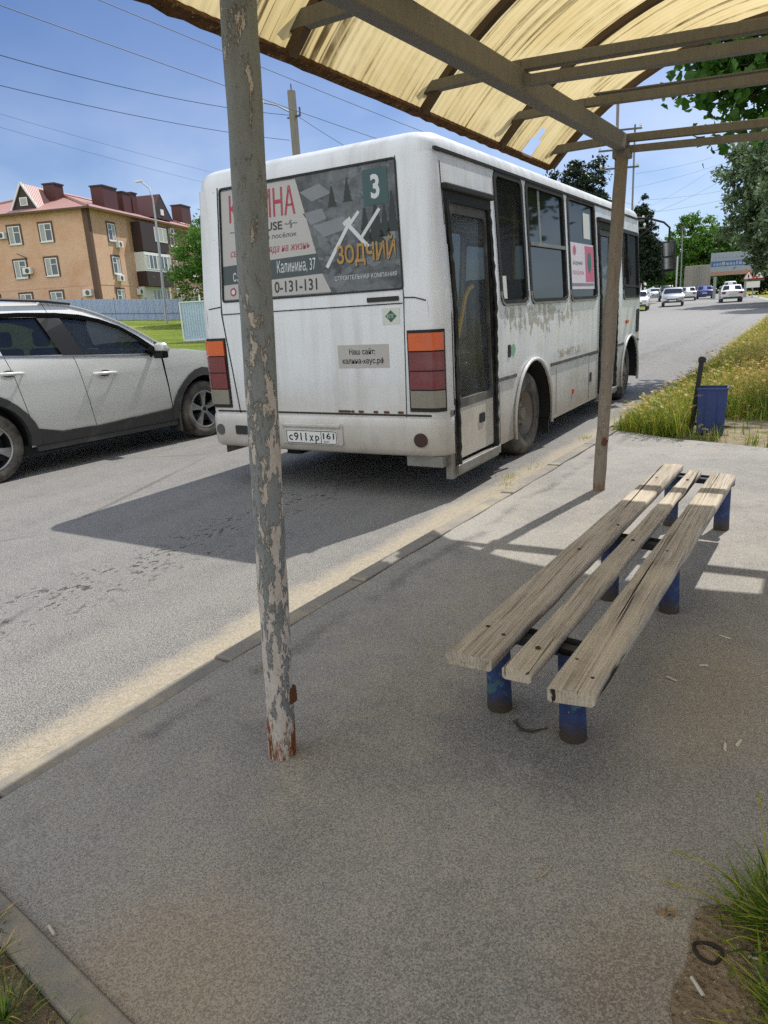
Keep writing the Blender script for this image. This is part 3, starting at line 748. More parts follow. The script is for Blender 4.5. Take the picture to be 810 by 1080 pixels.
# bumper
def bumper_pt(s, z, o):
    # s from -1..1 across the tail, wrapping round the corners
    return None
mb = MB(); out = []
xs = BW+.01
plan = [(-xs, .42), (-xs, .20), (-xs+.015, .10), (-xs+.06, .025), (-xs+.14, -.02), (-.6, -.045), (0, -.055), (.6, -.045), (xs-.14, -.02), (xs-.06, .025), (xs-.015, .10), (xs, .155)]
prof = [(.03, .368), (.004, .374), (-.012, .39), (-.016, .43), (-.02, .52), (-.018, .60), (-.012, .65), (.0, .668), (.012, .674), (.07, .678)]
vs = []; fs = []
for (px, py) in plan:
    d = Vector((px*.25, py-1.2, 0)).normalized()
    for o, z in prof: vs.append((px-d.x*o*1.0, py-d.y*o, z))
m_ = len(prof)
for i in range(len(plan)-1):
    for k in range(m_-1): fs.append((i*m_+k, (i+1)*m_+k, (i+1)*m_+k+1, i*m_+k+1))
mb.add(vs, fs)
bp = mb.build('bumper', M_bus, bus, 50)
mb = MB(); mb.prism([(px, py) for px, py in plan]+[(xs-.05, .3), (-xs+.05, .3)], .375, .66, lambda u, v, a: (u*.97, v+.05, a)); mb.build('bumper_core', M_dark, bp)
mb = MB(); mb.prism([(1.02+.058*math.cos(a*PI/10), .505+.055*math.sin(a*PI/10)) for a in range(20)], -.05, .052, lambda u, v, d: (u, -.0-d+.0, v)); mb.build('fog_lamp_hole', simple('hole_shade_rust', '#2a120d', .6, dirt='#4a2d20', dirt_amt=.4), bp)  # flush disc: dark colour paints the hole's inner shade, blotched with rust
mb = MB(); mb.prism([(-1.055+.05*math.cos(a*PI/10), .525+.05*math.sin(a*PI/10)) for a in range(20)], -.05, .045, lambda u, v, d: (u, .0-d, v)); mb.build('fog_lamp_hole', M_trim, bp)
mb = MB(); mb.prism(rrect(-.86, -.72, .49, .57, .01, 2), -.02, .022, lambda u, v, d: (u, -.04-d, v)); mb.build('tow_slot', M_seam, bp)
mb = MB(); mb.box(BW-.06, BW+.0, .11, .19, .17, .72); mb.box(BW-.36, BW-.04, .02, .16, .28, .37); mb.build('corner_bracket', M_alu, bp, bevel=.006)
# plate
M_plate = simple('plate_white', '#cfcfca', .45, 0, .05, 10, dirt='#8f8a80', dirt_amt=.25, dirt_scale=14)
M_ink = simple('print_black', '#161616', .6)
P = lambda u, v, d=0: (u, -.088-d, v)
mb = MB(); mb.prism(rrect(-.315, .315, .435, .615, .02), 0, .012, lambda u, v, d: (u, -.068-d, v)); mb.build('plate_recess', M_bus, bp, bevel=.004)
mb = MB(); mb.prism(rrect(-.265, .265, .440, .560, .012), -.02, 0, P); pl = mb.build('number_plate', M_plate, bus, bevel=.002)
mb = MB()
o = rrect(-.260, .260, .445, .555, .012); i = rrect(-.254, .254, .451, .549, .01); ring(mb, o, i, lambda u, v, d: P(u, v, d*.5+.0005), .001)
for s_, a, b, z0, z1 in [('c', -.235, -.195, .468, .515), ('911', -.180, -.048, .466, .536), ('x', -.018, .024, .466, .515), ('p', .042, .082, .452, .515), ('161', .122, .235, .488, .540)]:
    put_text(mb, s_, a, b, z0, z1, lambda u, v: P(u, v, .0012), bold=.015)
put_text(mb, 'RUS', .130, .185, .459, .474, lambda u, v: P(u, v, .0012)); mb.bar(P(.103, .452, .001), P(.103, .548, .001), .005, .001, up=(0, 1, 0))
mb.build('plate_lettering', M_ink, pl)
mb = MB(); mb.bar((-.30, -.085, .60), (.30, -.085, .60), .03, .035); mb.build('plate_lamp_bar', M_bus, bp, bevel=.01)
# tail lamp clusters
def tail(sx):
    q = MB()
    def T(u, v, d):   # wraps onto the corner
        a = u
        if u <= xe: return (sx*u, ry(v)-d, v)
        th = (u-xe)/.19*.5*PI*.92; y = ys0-(ys0-0)*math.cos(th); x = xe+RC*math.sin(th)
        n = Vector((math.sin(th), -math.cos(th), 0)); return (sx*(x+n.x*d), y+n.y*d, v)
    cols = [.935, .98, 1.03, 1.07, xe, 1.12, 1.14, 1.16, 1.18, 1.20, 1.22]
    def blk(z0, z1, d, ca, mt, name, parent, bev=.0):
        b = MB(); n = len(ca); vs = []
        for z in (z0, z1):
            for dd in (-.01, d):
                for c_ in ca: vs.append(T(c_, z, dd))
        fs = []
        for k in range(n-1):
            fs += [(n+k, n+k+1, 3*n+k+1, 3*n+k), (k, k+1, n+k+1, n+k), (2*n+k, 3*n+k, 3*n+k+1, 2*n+k+1)]
        fs += [(0, n, 3*n, 2*n), (n-1, 3*n-1, 4*n-1, 2*n-1)]
        b.add(vs, fs); return b.build(name, mt, parent, 30)
    h_ = blk(.72, 1.335, .008, [.918]+cols[1:]+[1.235], M_black, 'tail_lamp', bus)
    for (z0, z1, mt, nm) in [(1.183, 1.312, M_tail_o, 'indicator_lens'), (1.037, 1.172, M_tail_r, 'red_lens'), (.893, 1.027, M_tail_r, 'red_lens'), (.752, .883, M_tail_w, 'reversing_lens')]:
        blk(z0, z1, .021, cols, mt, nm, h_)
    return h_
def lens(name, col):
    t = NT(name); wv = t.n('ShaderNodeTexWave', bands_direction='Z'); wv.inputs['Scale'].default_value = 55; t.link(t.tc, wv.inputs[0])
    c = t.mix(t.noise(9, 4), tuple(x*.75 for x in c4(col)[:3]), c4(col)[:3])
    c = t.mix(t.math('MULTIPLY', t.ramp(t.noise(5, 6, .7), .5, .8), .35), c, rgb('#7a6f62'))
    return t.done(t.bsdf(c, .22, 0, .6, t.bump(wv.outputs[1], .12, .003), Coat_Weight=.4))
M_tail_o = lens('orange_tail_lens', '#d2560f'); M_tail_r = lens('red_tail_lens', '#6d1020'); M_tail_w = lens('clear_tail_lens', '#7d786a')
tail(1); tail(-1)
# rear window advert
M_adw = simple('advert_white', '#a8a5a0', .5, 0, .06, 3); M_add = simple('advert_slate', '#3b4445', .5, 0, .1, 3)
M_adr = simple('advert_red', '#9a3044', .5); M_adk = simple('advert_black', '#20262a', .5); M_adl = simple('advert_pale', '#c2c5c4', .5)
t = NT('advert_photo'); n1 = t.noise(5, 7, .7); v1 = t.voro(9, vec=t.mapping((1, 1, 1.8)), out='Color')
c = t.mix(t.ramp(n1, .35, .68), rgb('#23272a'), rgb('#62676a')); bw = t.n('ShaderNodeRGBToBW'); t.link(v1, bw.inputs[0])
c = t.mix(t.math('MULTIPLY', t.ramp(bw.outputs[0], .6, .8), .55), c, rgb('#70757a')); c = t.mix(t.ramp(t.noise(14, 6, .7), .55, .68), c, rgb('#1d2124'))
M_adp = t.done(t.bsdf(c, .4, 0, .4, Coat_Weight=.2))
M_teal = simple('advert_teal', '#2c4a4c', .5, 0, .08, 5); M_gold = simple('advert_gold', '#a67e33', .45, 0, .35, 14); M_roofg = simple('advert_roof_grey', '#74797c', .5, 0, .15, 8)
M_conif = simple('advert_conifer', '#232b2a', .6, 0, .2, 10)
def W(u, v, d=0): return (u*(hw(v)-RC)/xe, ry(v)-d-.0, v)
mb = MB(); a, b, z0, z1 = RWIN
ring(mb, rrect(a-.008, b+.008, z0-.008, z1+.008, .03, 3), rrect(a+.006, b-.006, z0+.006, z1-.006, .02, 3), lambda u, v, d: W(u, v, d), .006)
rw = mb.build('rear_window', M_black, bus, 50)
mb = MB(); mb.prism(rrect(a, b, z0, z1, .02, 2), -.012, -.004, lambda u, v, d: W(u, v, d)); ph = mb.build('advert_film', M_adp, rw)
mb = MB()
def poly(pts, d, m): mb.add([W(u, v, d) for u, v in pts], [tuple(range(len(pts)))], m)
lx = a+.012
poly([(lx, 1.93), (.12, 1.955), (-.06, z1-.02), (lx, z1-.02)], -.0030, 0)
poly([(lx, z0+.015), (.25, z0+.015), (.17, 1.80), (lx, 1.78)], -.0030, 0)
poly([(lx, 1.775), (.19, 1.80), (.12, 1.955), (lx, 1.925)], -.0028, 1)
# roofs and shapes in the photographed village
for pts in ([(-.02, 2.42), (.18, 2.46), (.3, 2.38), (.1, 2.34)], [(.1, 2.16), (.4, 2.2), (.52, 2.12), (.2, 2.07)], [(.56, 2.06), (.86, 2.1), (.87, 2.0), (.62, 1.96)], [(.0, 2.26), (.2, 2.28), (.24, 2.2), (.08, 2.17)]): poly(pts, -.0030, 7)
for cx, zb_, h_, ww in [(.60, 2.0, .26, .07), (.70, 1.98, .32, .09), (.78, 2.02, .24, .06), (.45, 2.3, .18, .05), (.3, 2.28, .16, .05), (.85, 2.05, .3, .06)]:
    pts = [(cx-ww, zb_)]
    for k in range(5): pts += [(cx-ww*(1-k/5)*.6, zb_+h_*(k+.6)/5), (cx-ww*(1-(k+1)/5), zb_+h_*(k+.7)/5)]
    pts += [(cx, zb_+h_)]
    for k in range(4, -1, -1): pts += [(cx+ww*(1-(k+1)/5), zb_+h_*(k+.7)/5), (cx+ww*(1-k/5)*.6, zb_+h_*(k+.6)/5)]
    pts += [(cx+ww, zb_)]; poly(pts, -.0026, 8)
# crossed pale beams of a gable
for p, q, wd in [((.22, 1.84), (.45, 2.14), .03), ((.43, 2.15), (.62, 1.96), .032), ((.40, 2.14), (.47, 2.18), .03), ((.44, 2.12), (.55, 2.22), .026), ((.56, 2.03), (.74, 2.22), .026)]:
    mb.bar(W(p[0], p[1], -.0015), W(q[0], q[1], -.0015), wd, .001, m=9, up=(0, 1, 0))
rect(W, .60, .825, 2.25, 2.50, -.0018, 5)
mb.build('advert_artwork', [M_adw, M_add, M_adr, M_adk, M_adl, M_teal, M_gold, M_roofg, M_conif, M_adl], rw)
mb = MB()
tx = lambda d: (lambda u, v: W(u, v, d))
mb = MB(); put_text(mb, '3', .672, .752, 2.292, 2.462, tx(-.0006), 2, bold=.03); mb.build('lettering', [M_adr, M_adk, M_adl, M_teal, M_gold], rw)
mb = MB(); put_text(mb, 'КАЛИНА', -.80, -.07, 2.27, 2.485, tx(-.0015), 0, bold=.012); mb.build('lettering', [M_adr, M_adk, M_adl, M_teal, M_gold], rw)
mb = MB(); put_text(mb, 'HOUSE', -.56, -.215, 2.168, 2.232, tx(-.0015), 1, bold=.02); mb.build('lettering', [M_adr, M_adk, M_adl, M_teal, M_gold], rw)
mb = MB(); put_text(mb, '~§~', -.19, -.06, 2.17, 2.23, tx(-.0015), 1); mb.build('lettering', [M_adr, M_adk, M_adl, M_teal, M_gold], rw)
mb = MB(); put_text(mb, '~§~', -.80, -.60, 2.16, 2.22, tx(-.0015), 1); mb.build('lettering', [M_adr, M_adk, M_adl, M_teal, M_gold], rw)
mb = MB(); put_text(mb, 'коттеджный посёлок', -.74, -.07, 2.098, 2.142, tx(-.0015), 1); mb.build('lettering', [M_adr, M_adk, M_adl, M_teal, M_gold], rw)
mb = MB(); put_text(mb, 'свежего взгляда на жизнь', -.80, .06, 1.985, 2.045, tx(-.0015), 0, shear=.25); mb.build('lettering', [M_adr, M_adk, M_adl, M_teal, M_gold], rw)
mb = MB(); put_text(mb, 'с. Пе', -.78, -.60, 1.80, 1.895, tx(-.0015), 2); mb.build('lettering', [M_adr, M_adk, M_adl, M_teal, M_gold], rw)
mb = MB(); put_text(mb, 'Калинина, 37', -.29, .11, 1.82, 1.93, tx(-.0015), 2); mb.build('lettering', [M_adr, M_adk, M_adl, M_teal, M_gold], rw)
mb = MB(); put_text(mb, '8', -.715, -.655, 1.675, 1.755, tx(-.0015), 1, bold=.02); mb.build('lettering', [M_adr, M_adk, M_adl, M_teal, M_gold], rw)
mb = MB(); put_text(mb, '0-131-131', -.325, .115, 1.68, 1.77, tx(-.0015), 1, bold=.015); mb.build('lettering', [M_adr, M_adk, M_adl, M_teal, M_gold], rw)
mb = MB(); mb.prism([(-.785+.035*math.cos(k*PI/8), 1.715+.035*math.sin(k*PI/8)) for k in range(16)], -.003, -.0017, lambda u, v, d: W(u, v, d), 0)
mb.prism([(-.785+.02*math.cos(k*PI/8), 1.715+.02*math.sin(k*PI/8)) for k in range(16)], -.0016, -.001, lambda u, v, d: W(u, v, d), 2); mb.build('phone_mark', [M_adr, M_adk, M_adl, M_teal, M_gold], rw)
mb = MB(); put_text(mb, 'ЗОДЧИЙ', .32, .86, 1.83, 2.03, tx(-.0008), 4, bold=.02); mb.build('lettering', [M_adr, M_adk, M_adl, M_teal, M_gold], rw)
mb = MB(); put_text(mb, 'ЗОДЧИЙ', .325, .865, 1.825, 2.025, tx(-.0014), 1, bold=.035); mb.build('lettering', [M_adr, M_adk, M_adl, M_teal, M_gold], rw)
mb = MB(); put_text(mb, 'СТРОИТЕЛЬНАЯ КОМПАНИЯ', .29, .86, 1.735, 1.768, tx(-.0012), 2); mb.build('lettering', [M_adr, M_adk, M_adl, M_teal, M_gold], rw)
# stickers of the tail panel
mb = MB(); rect(RE, .275, .75, 1.06, 1.24, .002, 0)
put_text(mb, 'Наш сайт:', .385, .625, 1.165, 1.212, lambda u, v: RE(u, v, .0035), 1, bold=.012); put_text(mb, 'калина-xаус.рф', .315, .705, 1.082, 1.14, lambda u, v: RE(u, v, .0035), 1, bold=.012)
mb.build('website_sticker', [M_adw, M_ink], bus)
mb = MB(); rect(RE, .71, .86, 1.385, 1.505, .002, 0)
mb.prism([(.735, 1.445), (.785, 1.49), (.835, 1.445), (.785, 1.40)], .0022, .0035, lambda u, v, d: RE(u, v, d), 1); put_text(mb, 'КПГ', .752, .818, 1.43, 1.46, lambda u, v: RE(u, v, .0045), 0)
mb.build('gas_sticker', [M_paper, simple('sticker_green', '#2c5b45', .6)], bus)
mb = MB(); mb.prism(rrect(.58, .86, 1.555, 1.590, .006, 2), .0, .006, lambda u, v, d: RE(u, v, d)); mb.build('dark_slot', M_seam, bus)
# hinge bolts and rust scars along the panel foot
for x, w_ in ((.30, .12), (.46, .05), (.60, .04), (.70, .05), (.83, .05), (.38, .03)): 
    mb = MB(); mb.prism(rrect(x-w_/2, x+w_/2, .702, .72, .006, 2), 0, .004, lambda u, v, d: RE(u, v, d)); mb.build('rust_scar', M_rust, bus)
# mirrors on black arms at the front right corner
mb = MB(); mb.tube([(1.06, 7.02, 2.62), (1.24, 7.22, 2.60), (1.42, 7.36, 2.54), (1.50, 7.40, 2.46), (1.50, 7.40, 2.25)], .016, 8); mb.tube([(1.07, 7.04, 2.30), (1.3, 7.27, 2.52)], .012, 8)
ma = mb.build('mirror_arm', M_black, bus, 60)
mb = MB(); mb.box(1.40, 1.60, 7.36, 7.45, 1.82, 2.27); mh = mb.build('mirror_housing', M_black, ma, bevel=.03)
M_mirror = NT('mirror_glass'); M_mirror = M_mirror.done(M_mirror.bsdf((.6, .63, .66, 1), .08, 1.0))
mb = MB(); mb.box(1.42, 1.58, 7.355, 7.359, 2.05, 2.24); mb.box(1.42, 1.58, 7.355, 7.359, 1.86, 2.02); mb.build('mirror_glass', M_mirror, mh)
# front: windscreen, bumper, headlamps
mb = MB(); mb.prism(rrect(-.9, .9, 1.3, 2.42, .08), -.02, -.012, lambda u, v, d: FR(u, v, d)); mb.build('windscreen', M_bglass, bus)
mb = MB(); ring(mb, rrect(-.93, .93, 1.27, 2.45, .1), rrect(-.87, .87, 1.33, 2.39, .06), lambda u, v, d: FR(u, v, d), .01); mb.build('windscreen_frame', M_black, bus, 50)
mb = MB(); mb.box(-1.15, 1.15, BL-.1, BL+.08, .36, .66); mb.build('front_bumper', M_bus, bus, bevel=.05)
M_lamp = simple('lamp_glass', '#b9bcbd', .15, .3)
for s in (1, -1):
    mb = MB(); mb.prism([(s*.85+.13*math.cos(k*PI/10), .85+.11*math.sin(k*PI/10)) for k in range(20)], 0, .03, lambda u, v, d: FR(u, v, d)); mb.build('headlight', M_lamp, bus, bevel=.008)
# ------------------------------------------------------------------ silver sport utility car in the next lane
t = NT('pearl_silver_paint'); X = t.xyz()
c = t.mix(t.noise(1.5, 4), rgb('#d6d6cf'), rgb('#dfdfd9'))
dz = t.ss(t.math('ADD', X[2], t.math('MULTIPLY', t.math('SUBTRACT', t.noise(4, 6, .65), .5), .3)), .75, .35)
c = t.mix(t.math('MULTIPLY', dz, .35), c, rgb('#8d887c'))
M_suv = t.done(t.bsdf(c, .32, .25, .5, None, Coat_Weight=.9, Coat_Roughness=.05))
M_clad = simple('black_cladding', '#383837', .6, 0, .15, 8, dirt='#6b665c', dirt_amt=.3, bump=.15, bscale=120)
M_sgl = glass('car_glass', (.90, .96, .93), .6, '#9aa39d', .05, 2, .01, 1.55)
M_sgld = glass('car_glass_tinted', (.10, .11, .12), .2, '#70767a', .07, 2, .01, 1.55)
M_gloss = simple('gloss_black', '#0b0b0c', .4, 0, .1, spec=.3)
M_chrome = simple('satin_chrome', '#c9cacb', .2, .9, .05)
M_alloy = simple('machined_alloy', '#9a9a98', .35, .8, .1, 8, dirt='#5f5a52', dirt_amt=.25)
M_alloyd = simple('dark_alloy', '#2b2b2c', .5, .5, .1)
M_int = simple('car_interior', '#1d1d1f', .8)
M_taillr = simple('tail_lens_red', '#7d0f14', .2, coat=.5)
suv = empty('sport_utility_car', (-8.0, 4.19, 0), -math.radians(3.83), 'pearl silver sport utility car with black cladding overtaking the bus', 'car')
def sw(y):
    return .925*(1-.09*sstep(-.45, -.98, y)-.04*sstep(2.6, 3.1, y)-.22*sstep(3.05, 3.72, y))
def prof_in(z):
    if z < .5: return .05*(1-(z-.28)/.22)
    if z < .75: return .012*sstep(.75, .5, z)
    if z < 1.1: return 0
    if z < 1.2: return .03*sstep(1.08, 1.2, z)
    return .03+.42*(z-1.2)+.10*max(0, z-1.55)
def SX(y, z, o=0): return sw(y)-prof_in(z)+o
def SS(y, z, o=0): return (SX(y, z)+o, y, z)
def SSL(y, z, o=0): return (-SX(y, z)-o, y, z)
top = [(3.66, .86), (3.60, .95), (3.45, 1.02), (3.2, 1.075), (2.9, 1.115), (2.6, 1.15), (2.36, 1.175), (2.2, 1.27), (2.0, 1.405), (1.8, 1.52), (1.6, 1.615), (1.4, 1.69), (1.2, 1.74), (.9, 1.775), (.4, 1.795), (0, 1.785), (-.35, 1.75), (-.62, 1.68), (-.78, 1.45), (-.90, 1.22), (-.955, 1.1)]
ARCS = [(-.06, .375, .455), (2.82, .375, .455)]
def arc_pts(yc, zc, r, zb0, zb1, n=16):
    a0 = PI-math.asin((zb0-zc)/r); a1 = math.asin((zb1-zc)/r)
    return [(yc+r*math.cos(lerp(a0, a1, k/n)), zc+r*math.sin(lerp(a0, a1, k/n))) for k in range(n+1)]
low = [(-.97, .95), (-.96, .6), (-.92, .42)] + arc_pts(*ARCS[0], .36, .30) + arc_pts(*ARCS[1], .29, .36) + [(3.5, .36), (3.66, .42), (3.70, .65)]
FWIN = [(1.16, 1.205), (2.04, 1.150), (2.10, 1.21), (1.92, 1.335), (1.72, 1.455), (1.52, 1.54), (1.30, 1.60), (1.02, 1.625)]
RWN = [(.20, 1.268), (.93, 1.225), (.80, 1.63), (.42, 1.64), (.24, 1.635)]
QWIN = [(.10, 1.285), (.14, 1.61), (-.28, 1.575), (-.46, 1.50), (-.38, 1.33)]
# the side skin split at the door gaps
def cut(P, f):   # keep the part of a polygon where f(p)>=0
    out = []
    for i in range(len(P)):
        a, b = P[i], P[(i+1) % len(P)]; fa, fb = f(a), f(b)
        if fa >= 0: out.append(a)
        if (fa >= 0) != (fb >= 0):
            t_ = fa/(fa-fb); out.append((a[0]+(b[0]-a[0])*t_, a[1]+(b[1]-a[1])*t_))
    return out
g1 = lambda z: pw(z, [(.25, 2.29), (.5, 2.35), (.85, 2.385), (1.175, 2.31), (1.3, 2.16), (2, 2.16)])     # wing / front door
g2 = lambda z: pw(z, [(.25, 1.20), (.5, 1.205), (.9, 1.205), (1.17, 1.135), (1.6, .93), (2, .93)])
g3 = lambda z: pw(z, [(.25, .47), (.55, .50), (.86, .36), (1.2, .12), (1.6, .17), (2, .17)])
full = low + top
def dens(P, s=.05): return densify(P, s)
D = dens(full, .05)
G = .0035
segs = [('front_wing', lambda p: p[0]-g1(p[1])-G, None), ('door', lambda p: g1(p[1])-G-p[0], lambda p: p[0]-g2(p[1])-G),
        ('door', lambda p: g2(p[1])-G-p[0], lambda p: p[0]-g3(p[1])-G), ('rear_quarter', lambda p: g3(p[1])-G-p[0], None)]
wins = {0: [], 1: [FWIN], 2: [RWN], 3: [QWIN]}
rootbody = None
mbU = MB()
for S in (SS, SSL):
    patch(mbU, dens(full, .12), [FWIN, RWN, QWIN], lambda u, v: S(u, v, -.012), None)
body = mbU.build('body', M_gloss, suv, 60)
doors = []
for side, S in ((1, SS), (-1, SSL)):
    for k, (nm, fa, fb) in enumerate(segs):
        P = cut(D, fa)
        if fb: P = cut(P, fb)
        mb = MB(); patch(mb, P, wins[k], lambda u, v: S(u, v), .11)
        o = mb.build(nm, M_suv, suv if nm == 'door' else body, 50)
        doors.append((side, k, o))
# bonnet, windscreen, roof, tailgate skins between the two sides
def skin(name, mat, parent, i0, i1, crown, yb=0, n=12, lift=0, edge=0):
    mb = MB(); vs = []; m_ = i1-i0+1
    for i in range(i0, i1+1):
        y, z = top[i]; xe_ = SX(y, z)-edge; cr = crown(y)
        for k in range(n+1):
            u = -1+2*k/n; q = 1-u*u
            vs.append((xe_*u, y+yb*q*(1 if y > 1 else -1), z+cr*(1-u**2*.7-u**4*.3)+lift))
    fs = [(j*(n+1)+k, j*(n+1)+k+1, (j+1)*(n+1)+k+1, (j+1)*(n+1)+k) for j in range(m_-1) for k in range(n)]
    mb.add(vs, fs); return mb.build(name, mat, parent, 60)
cr = lambda y: pw(y, [(-.9, 0.0), (-.6, .02), (0, .045), (1.2, .045), (2.0, .03), (2.36, .03), (3.0, .055), (3.66, .01)])
skin('bonnet', M_suv, body, 0, 6, cr)
skin('windscreen', M_sgl, body, 6, 11, cr, n=14); skin('roof', M_suv, body, 11, 17, cr); skin('tailgate_glass', M_sgld, body, 17, 19, cr)
mbp = {1: MB(), -1: MB()}
for k in range(7):   # A pillars and roof rim
    (y, z), (y2, z2) = top[6+k-1+1], top[6+k+1]
    for s in (1, -1): mbp[s].bar((s*(SX(y, z)-.012), y, z+.008), (s*(SX(y2, z2)-.012), y2, z2+.008), .055, .022)
for s in (1, -1): mbp[s].build('pillar', M_suv, body, bevel=.006)
# nose and tail
mb = MB(); nose = [(.86, 3.66), (.7, 3.70), (.5, 3.69), (.36, 3.6)]
vs = []; n = 12
for z, y in nose:
    xe_ = SX(y, z)
    for k in range(n+1): u = -1+2*k/n; vs.append((xe_*u, y+.16*(1-u*u), z))
mb.add(vs, [(j*(n+1)+k, j*(n+1)+k+1, (j+1)*(n+1)+k+1, (j+1)*(n+1)+k) for j in range(3) for k in range(n)]); mb.build('front_bumper', M_suv, body, 60)
mb = MB(); vs = []
for z, y in [(1.22, -.90), (1.1, -.955), (.95, -.97), (.6, -.96), (.42, -.92)]:
    xe_ = SX(y, z)
    for k in range(n+1): u = -1+2*k/n; vs.append((xe_*u, y-.10*(1-u*u), z))
mb.add(vs, [(j*(n+1)+k, j*(n+1)+k+1, (j+1)*(n+1)+k+1, (j+1)*(n+1)+k) for j in range(4) for k in range(n)]); mb.build('tailgate', M_suv, body, 60)
mb = MB(); mb.prism([(-.5, .0), (.5, .0), (.6, .22), (-.6, .22)], 0, .02, lambda u, v, d: (u, 3.80+d, .5+v)); mb.build('grille', M_gloss, body)
for s in (1, -1):
    mb = MB(); mb.box(*sorted((s*.42, s*.72)), 3.60, 3.735, .84, .93); mb.build('headlight', M_lamp, body, bevel=.02)
    mb = MB(); mb.box(*sorted((s*.5, s*.80)), -.975, -.90, 1.05, 1.2); mb.build('tail_light', M_taillr, body, bevel=.02)
mb = MB(); mb.box(-.85, .85, -.85, 3.5, .22, .32); mb.build('underbody', M_dark, body)
# glass, frames, handles per door
def gpane(P, mat, parent, S): 
    mb = MB(); patch(mb, densify(P, .1), [], lambda u, v: S(u, v, -.018), .15); return mb.build('window', mat, parent, 60)
for side, k, o in doors:
    S = SS if side == 1 else SSL
    if k == 1: gpane(FWIN, M_sgl, o, S)
    if k == 2: gpane(RWN, M_sgld, o, S)
    if k == 3: gpane(QWIN, M_sgld, suv, S)
    if k in (1, 2):
        yc = 1.375 if k == 1 else .275; zc = .985 if k == 1 else 1.085
        mb = MB(); mb.tube([S(yc-.15, zc+.005, .006), S(yc-.12, zc+.006, .036), S(yc, zc+.002, .042), S(yc+.12, zc-.006, .036), S(yc+.15, zc-.01, .006)], [.012, .017, .018, .017, .012], 8)
        mb.build('handle', M_suv, o, 60)
        mb = MB(); mb.prism([(yc+.075*math.cos(a*PI/10), zc+.035*math.sin(a*PI/10)) for a in range(20)], .0015, .003, lambda u, v, d: S(u, v, d)); mb.build('handle_cup', M_clad, o)
for S in (SS, SSL):
    # black window surrounds and pillars
    mb = MB()
    pil = [(.915, 1.222), (1.18, 1.198), (1.045, 1.65), (.785, 1.655)]
    patch(mb, densify(pil, .1), [], lambda u, v: S(u, v, .004), None)
    patch(mb, [(.09, 1.28), (.215, 1.268), (.255, 1.615), (.13, 1.615)], [], lambda u, v: S(u, v, .004), None)
    tp = [(2.12, 1.20), (1.94, 1.35), (1.74, 1.475), (1.53, 1.56), (1.30, 1.62), (1.02, 1.65), (.6, 1.665), (.2, 1.66), (-.25, 1.615), (-.48, 1.52)]
    for p, q in zip(tp, tp[1:]): mb.bar(S(p[0], p[1], .006), S(q[0], q[1], .006), .035, .045)
    mb.bar(S(2.12, 1.20, .002), S(2.02, 1.15, .002), .03, .10)
    mb.build('window_surround', M_gloss, body, bevel=.004)
    mb = MB(); bt = [(2.05, 1.140), (1.5, 1.172), (1.13, 1.199), (.6, 1.235), (.15, 1.268), (-.36, 1.315)]
    for p, q in zip(bt, bt[1:]): mb.bar(S(p[0], p[1], .004), S(q[0], q[1], .004), .012, .016)
    mb.build('belt_strip', M_chrome, body)
    mb = MB(); rl = [(1.25, 1.765), (.95, 1.80), (.4, 1.825), (-.2, 1.815), (-.5, 1.765)]
    mb.tube([(S(y, min(z-.06, 1.7), 0)[0]*.985, y, z) for y, z in rl], .016, 8)
    mb.build('roof_rail', M_clad, body, 60)
    # sill and arch cladding
    mb = MB(); sill = [(.40, .50), (.385, .48), (.44, .275), (2.33, .265), (2.37, .44), (2.30, .455), (1.8, .43), (1.2, .405), (.75, .415)]
    patch(mb, densify(sill, .1), [], lambda u, v: S(u, v, .014), .1)
    for p, q in zip(sill[5:], sill[6:]+[sill[0]]): mb.bar(S(p[0], p[1], .004), S(q[0], q[1], .004), .022, .018)
    mb.bar(S(.44, .275, 0), S(2.33, .265, 0), .07, .05)
    mb.build('sill_cladding', M_clad, body, 45)
    for (yc, zc, r) in ARCS:
        mb = MB(); n = 14; oo = []; ii = []
        for k in range(n+1):
            a = PI+.12-(PI+.24)*k/n
            oct_ = 1.0+.03*math.cos(4*(a-PI/4)+PI)
            oo.append((yc+(r+.085)*oct_*math.cos(a), zc+(r+.075)*oct_*math.sin(a))); ii.append((yc+(r-.012)*math.cos(a), zc+(r-.012)*math.sin(a)))
        vs = [S(u, v, .002) for u, v in oo]+[S(u, v, .022) for u, v in oo]+[S(u, v, .026) for u, v in ii]+[S(u, v, -.05) for u, v in ii]
        N = n+1; mb.add(vs, [(q*N+k, q*N+k+1, (q+1)*N+k+1, (q+1)*N+k) for q in range(3) for k in range(n)]); mb.build('arch_cladding', M_clad, body, 40)
        mb = MB(); vs = []
        for k in range(n+1):
            a = PI+.1-(PI+.2)*k/n; s = 1 if S is SS else -1
            for x in (.9, .55): vs.append((s*x, yc+(r-.004)*math.cos(a), zc+(r-.004)*math.sin(a)))
        mb.add(vs, [(2*k, 2*k+1, 2*k+3, 2*k+2) for k in range(n)]+[tuple(2*k+1 for k in range(n+1))]); mb.build('wheel_well', M_dark, body)
    mb = MB(); mb.prism(rrect(2.35, 2.385, .15, .40, .01, 1), -.2, .012, lambda u, v, d: S(min(u, 2.38), .45, d)[:2]+(v,)); mb.build('mud_flap', M_clad, body)
    # mirror
    s = 1 if S is SS else -1
    mb = MB(); mb.bar(S(2.07, 1.16, .0), S(2.08, 1.165, .1), .07, .03); ar = mb.build('mirror_arm', M_gloss, suv, bevel=.008)
    mb = MB(); x0 = SX(2.08, 1.16)
    mb.box(*sorted((s*(x0+.07), s*(x0+.25))), 2.05, 2.15, 1.16, 1.275); mb.build('mirror_shell', M_suv, ar, bevel=.045, segs=3)
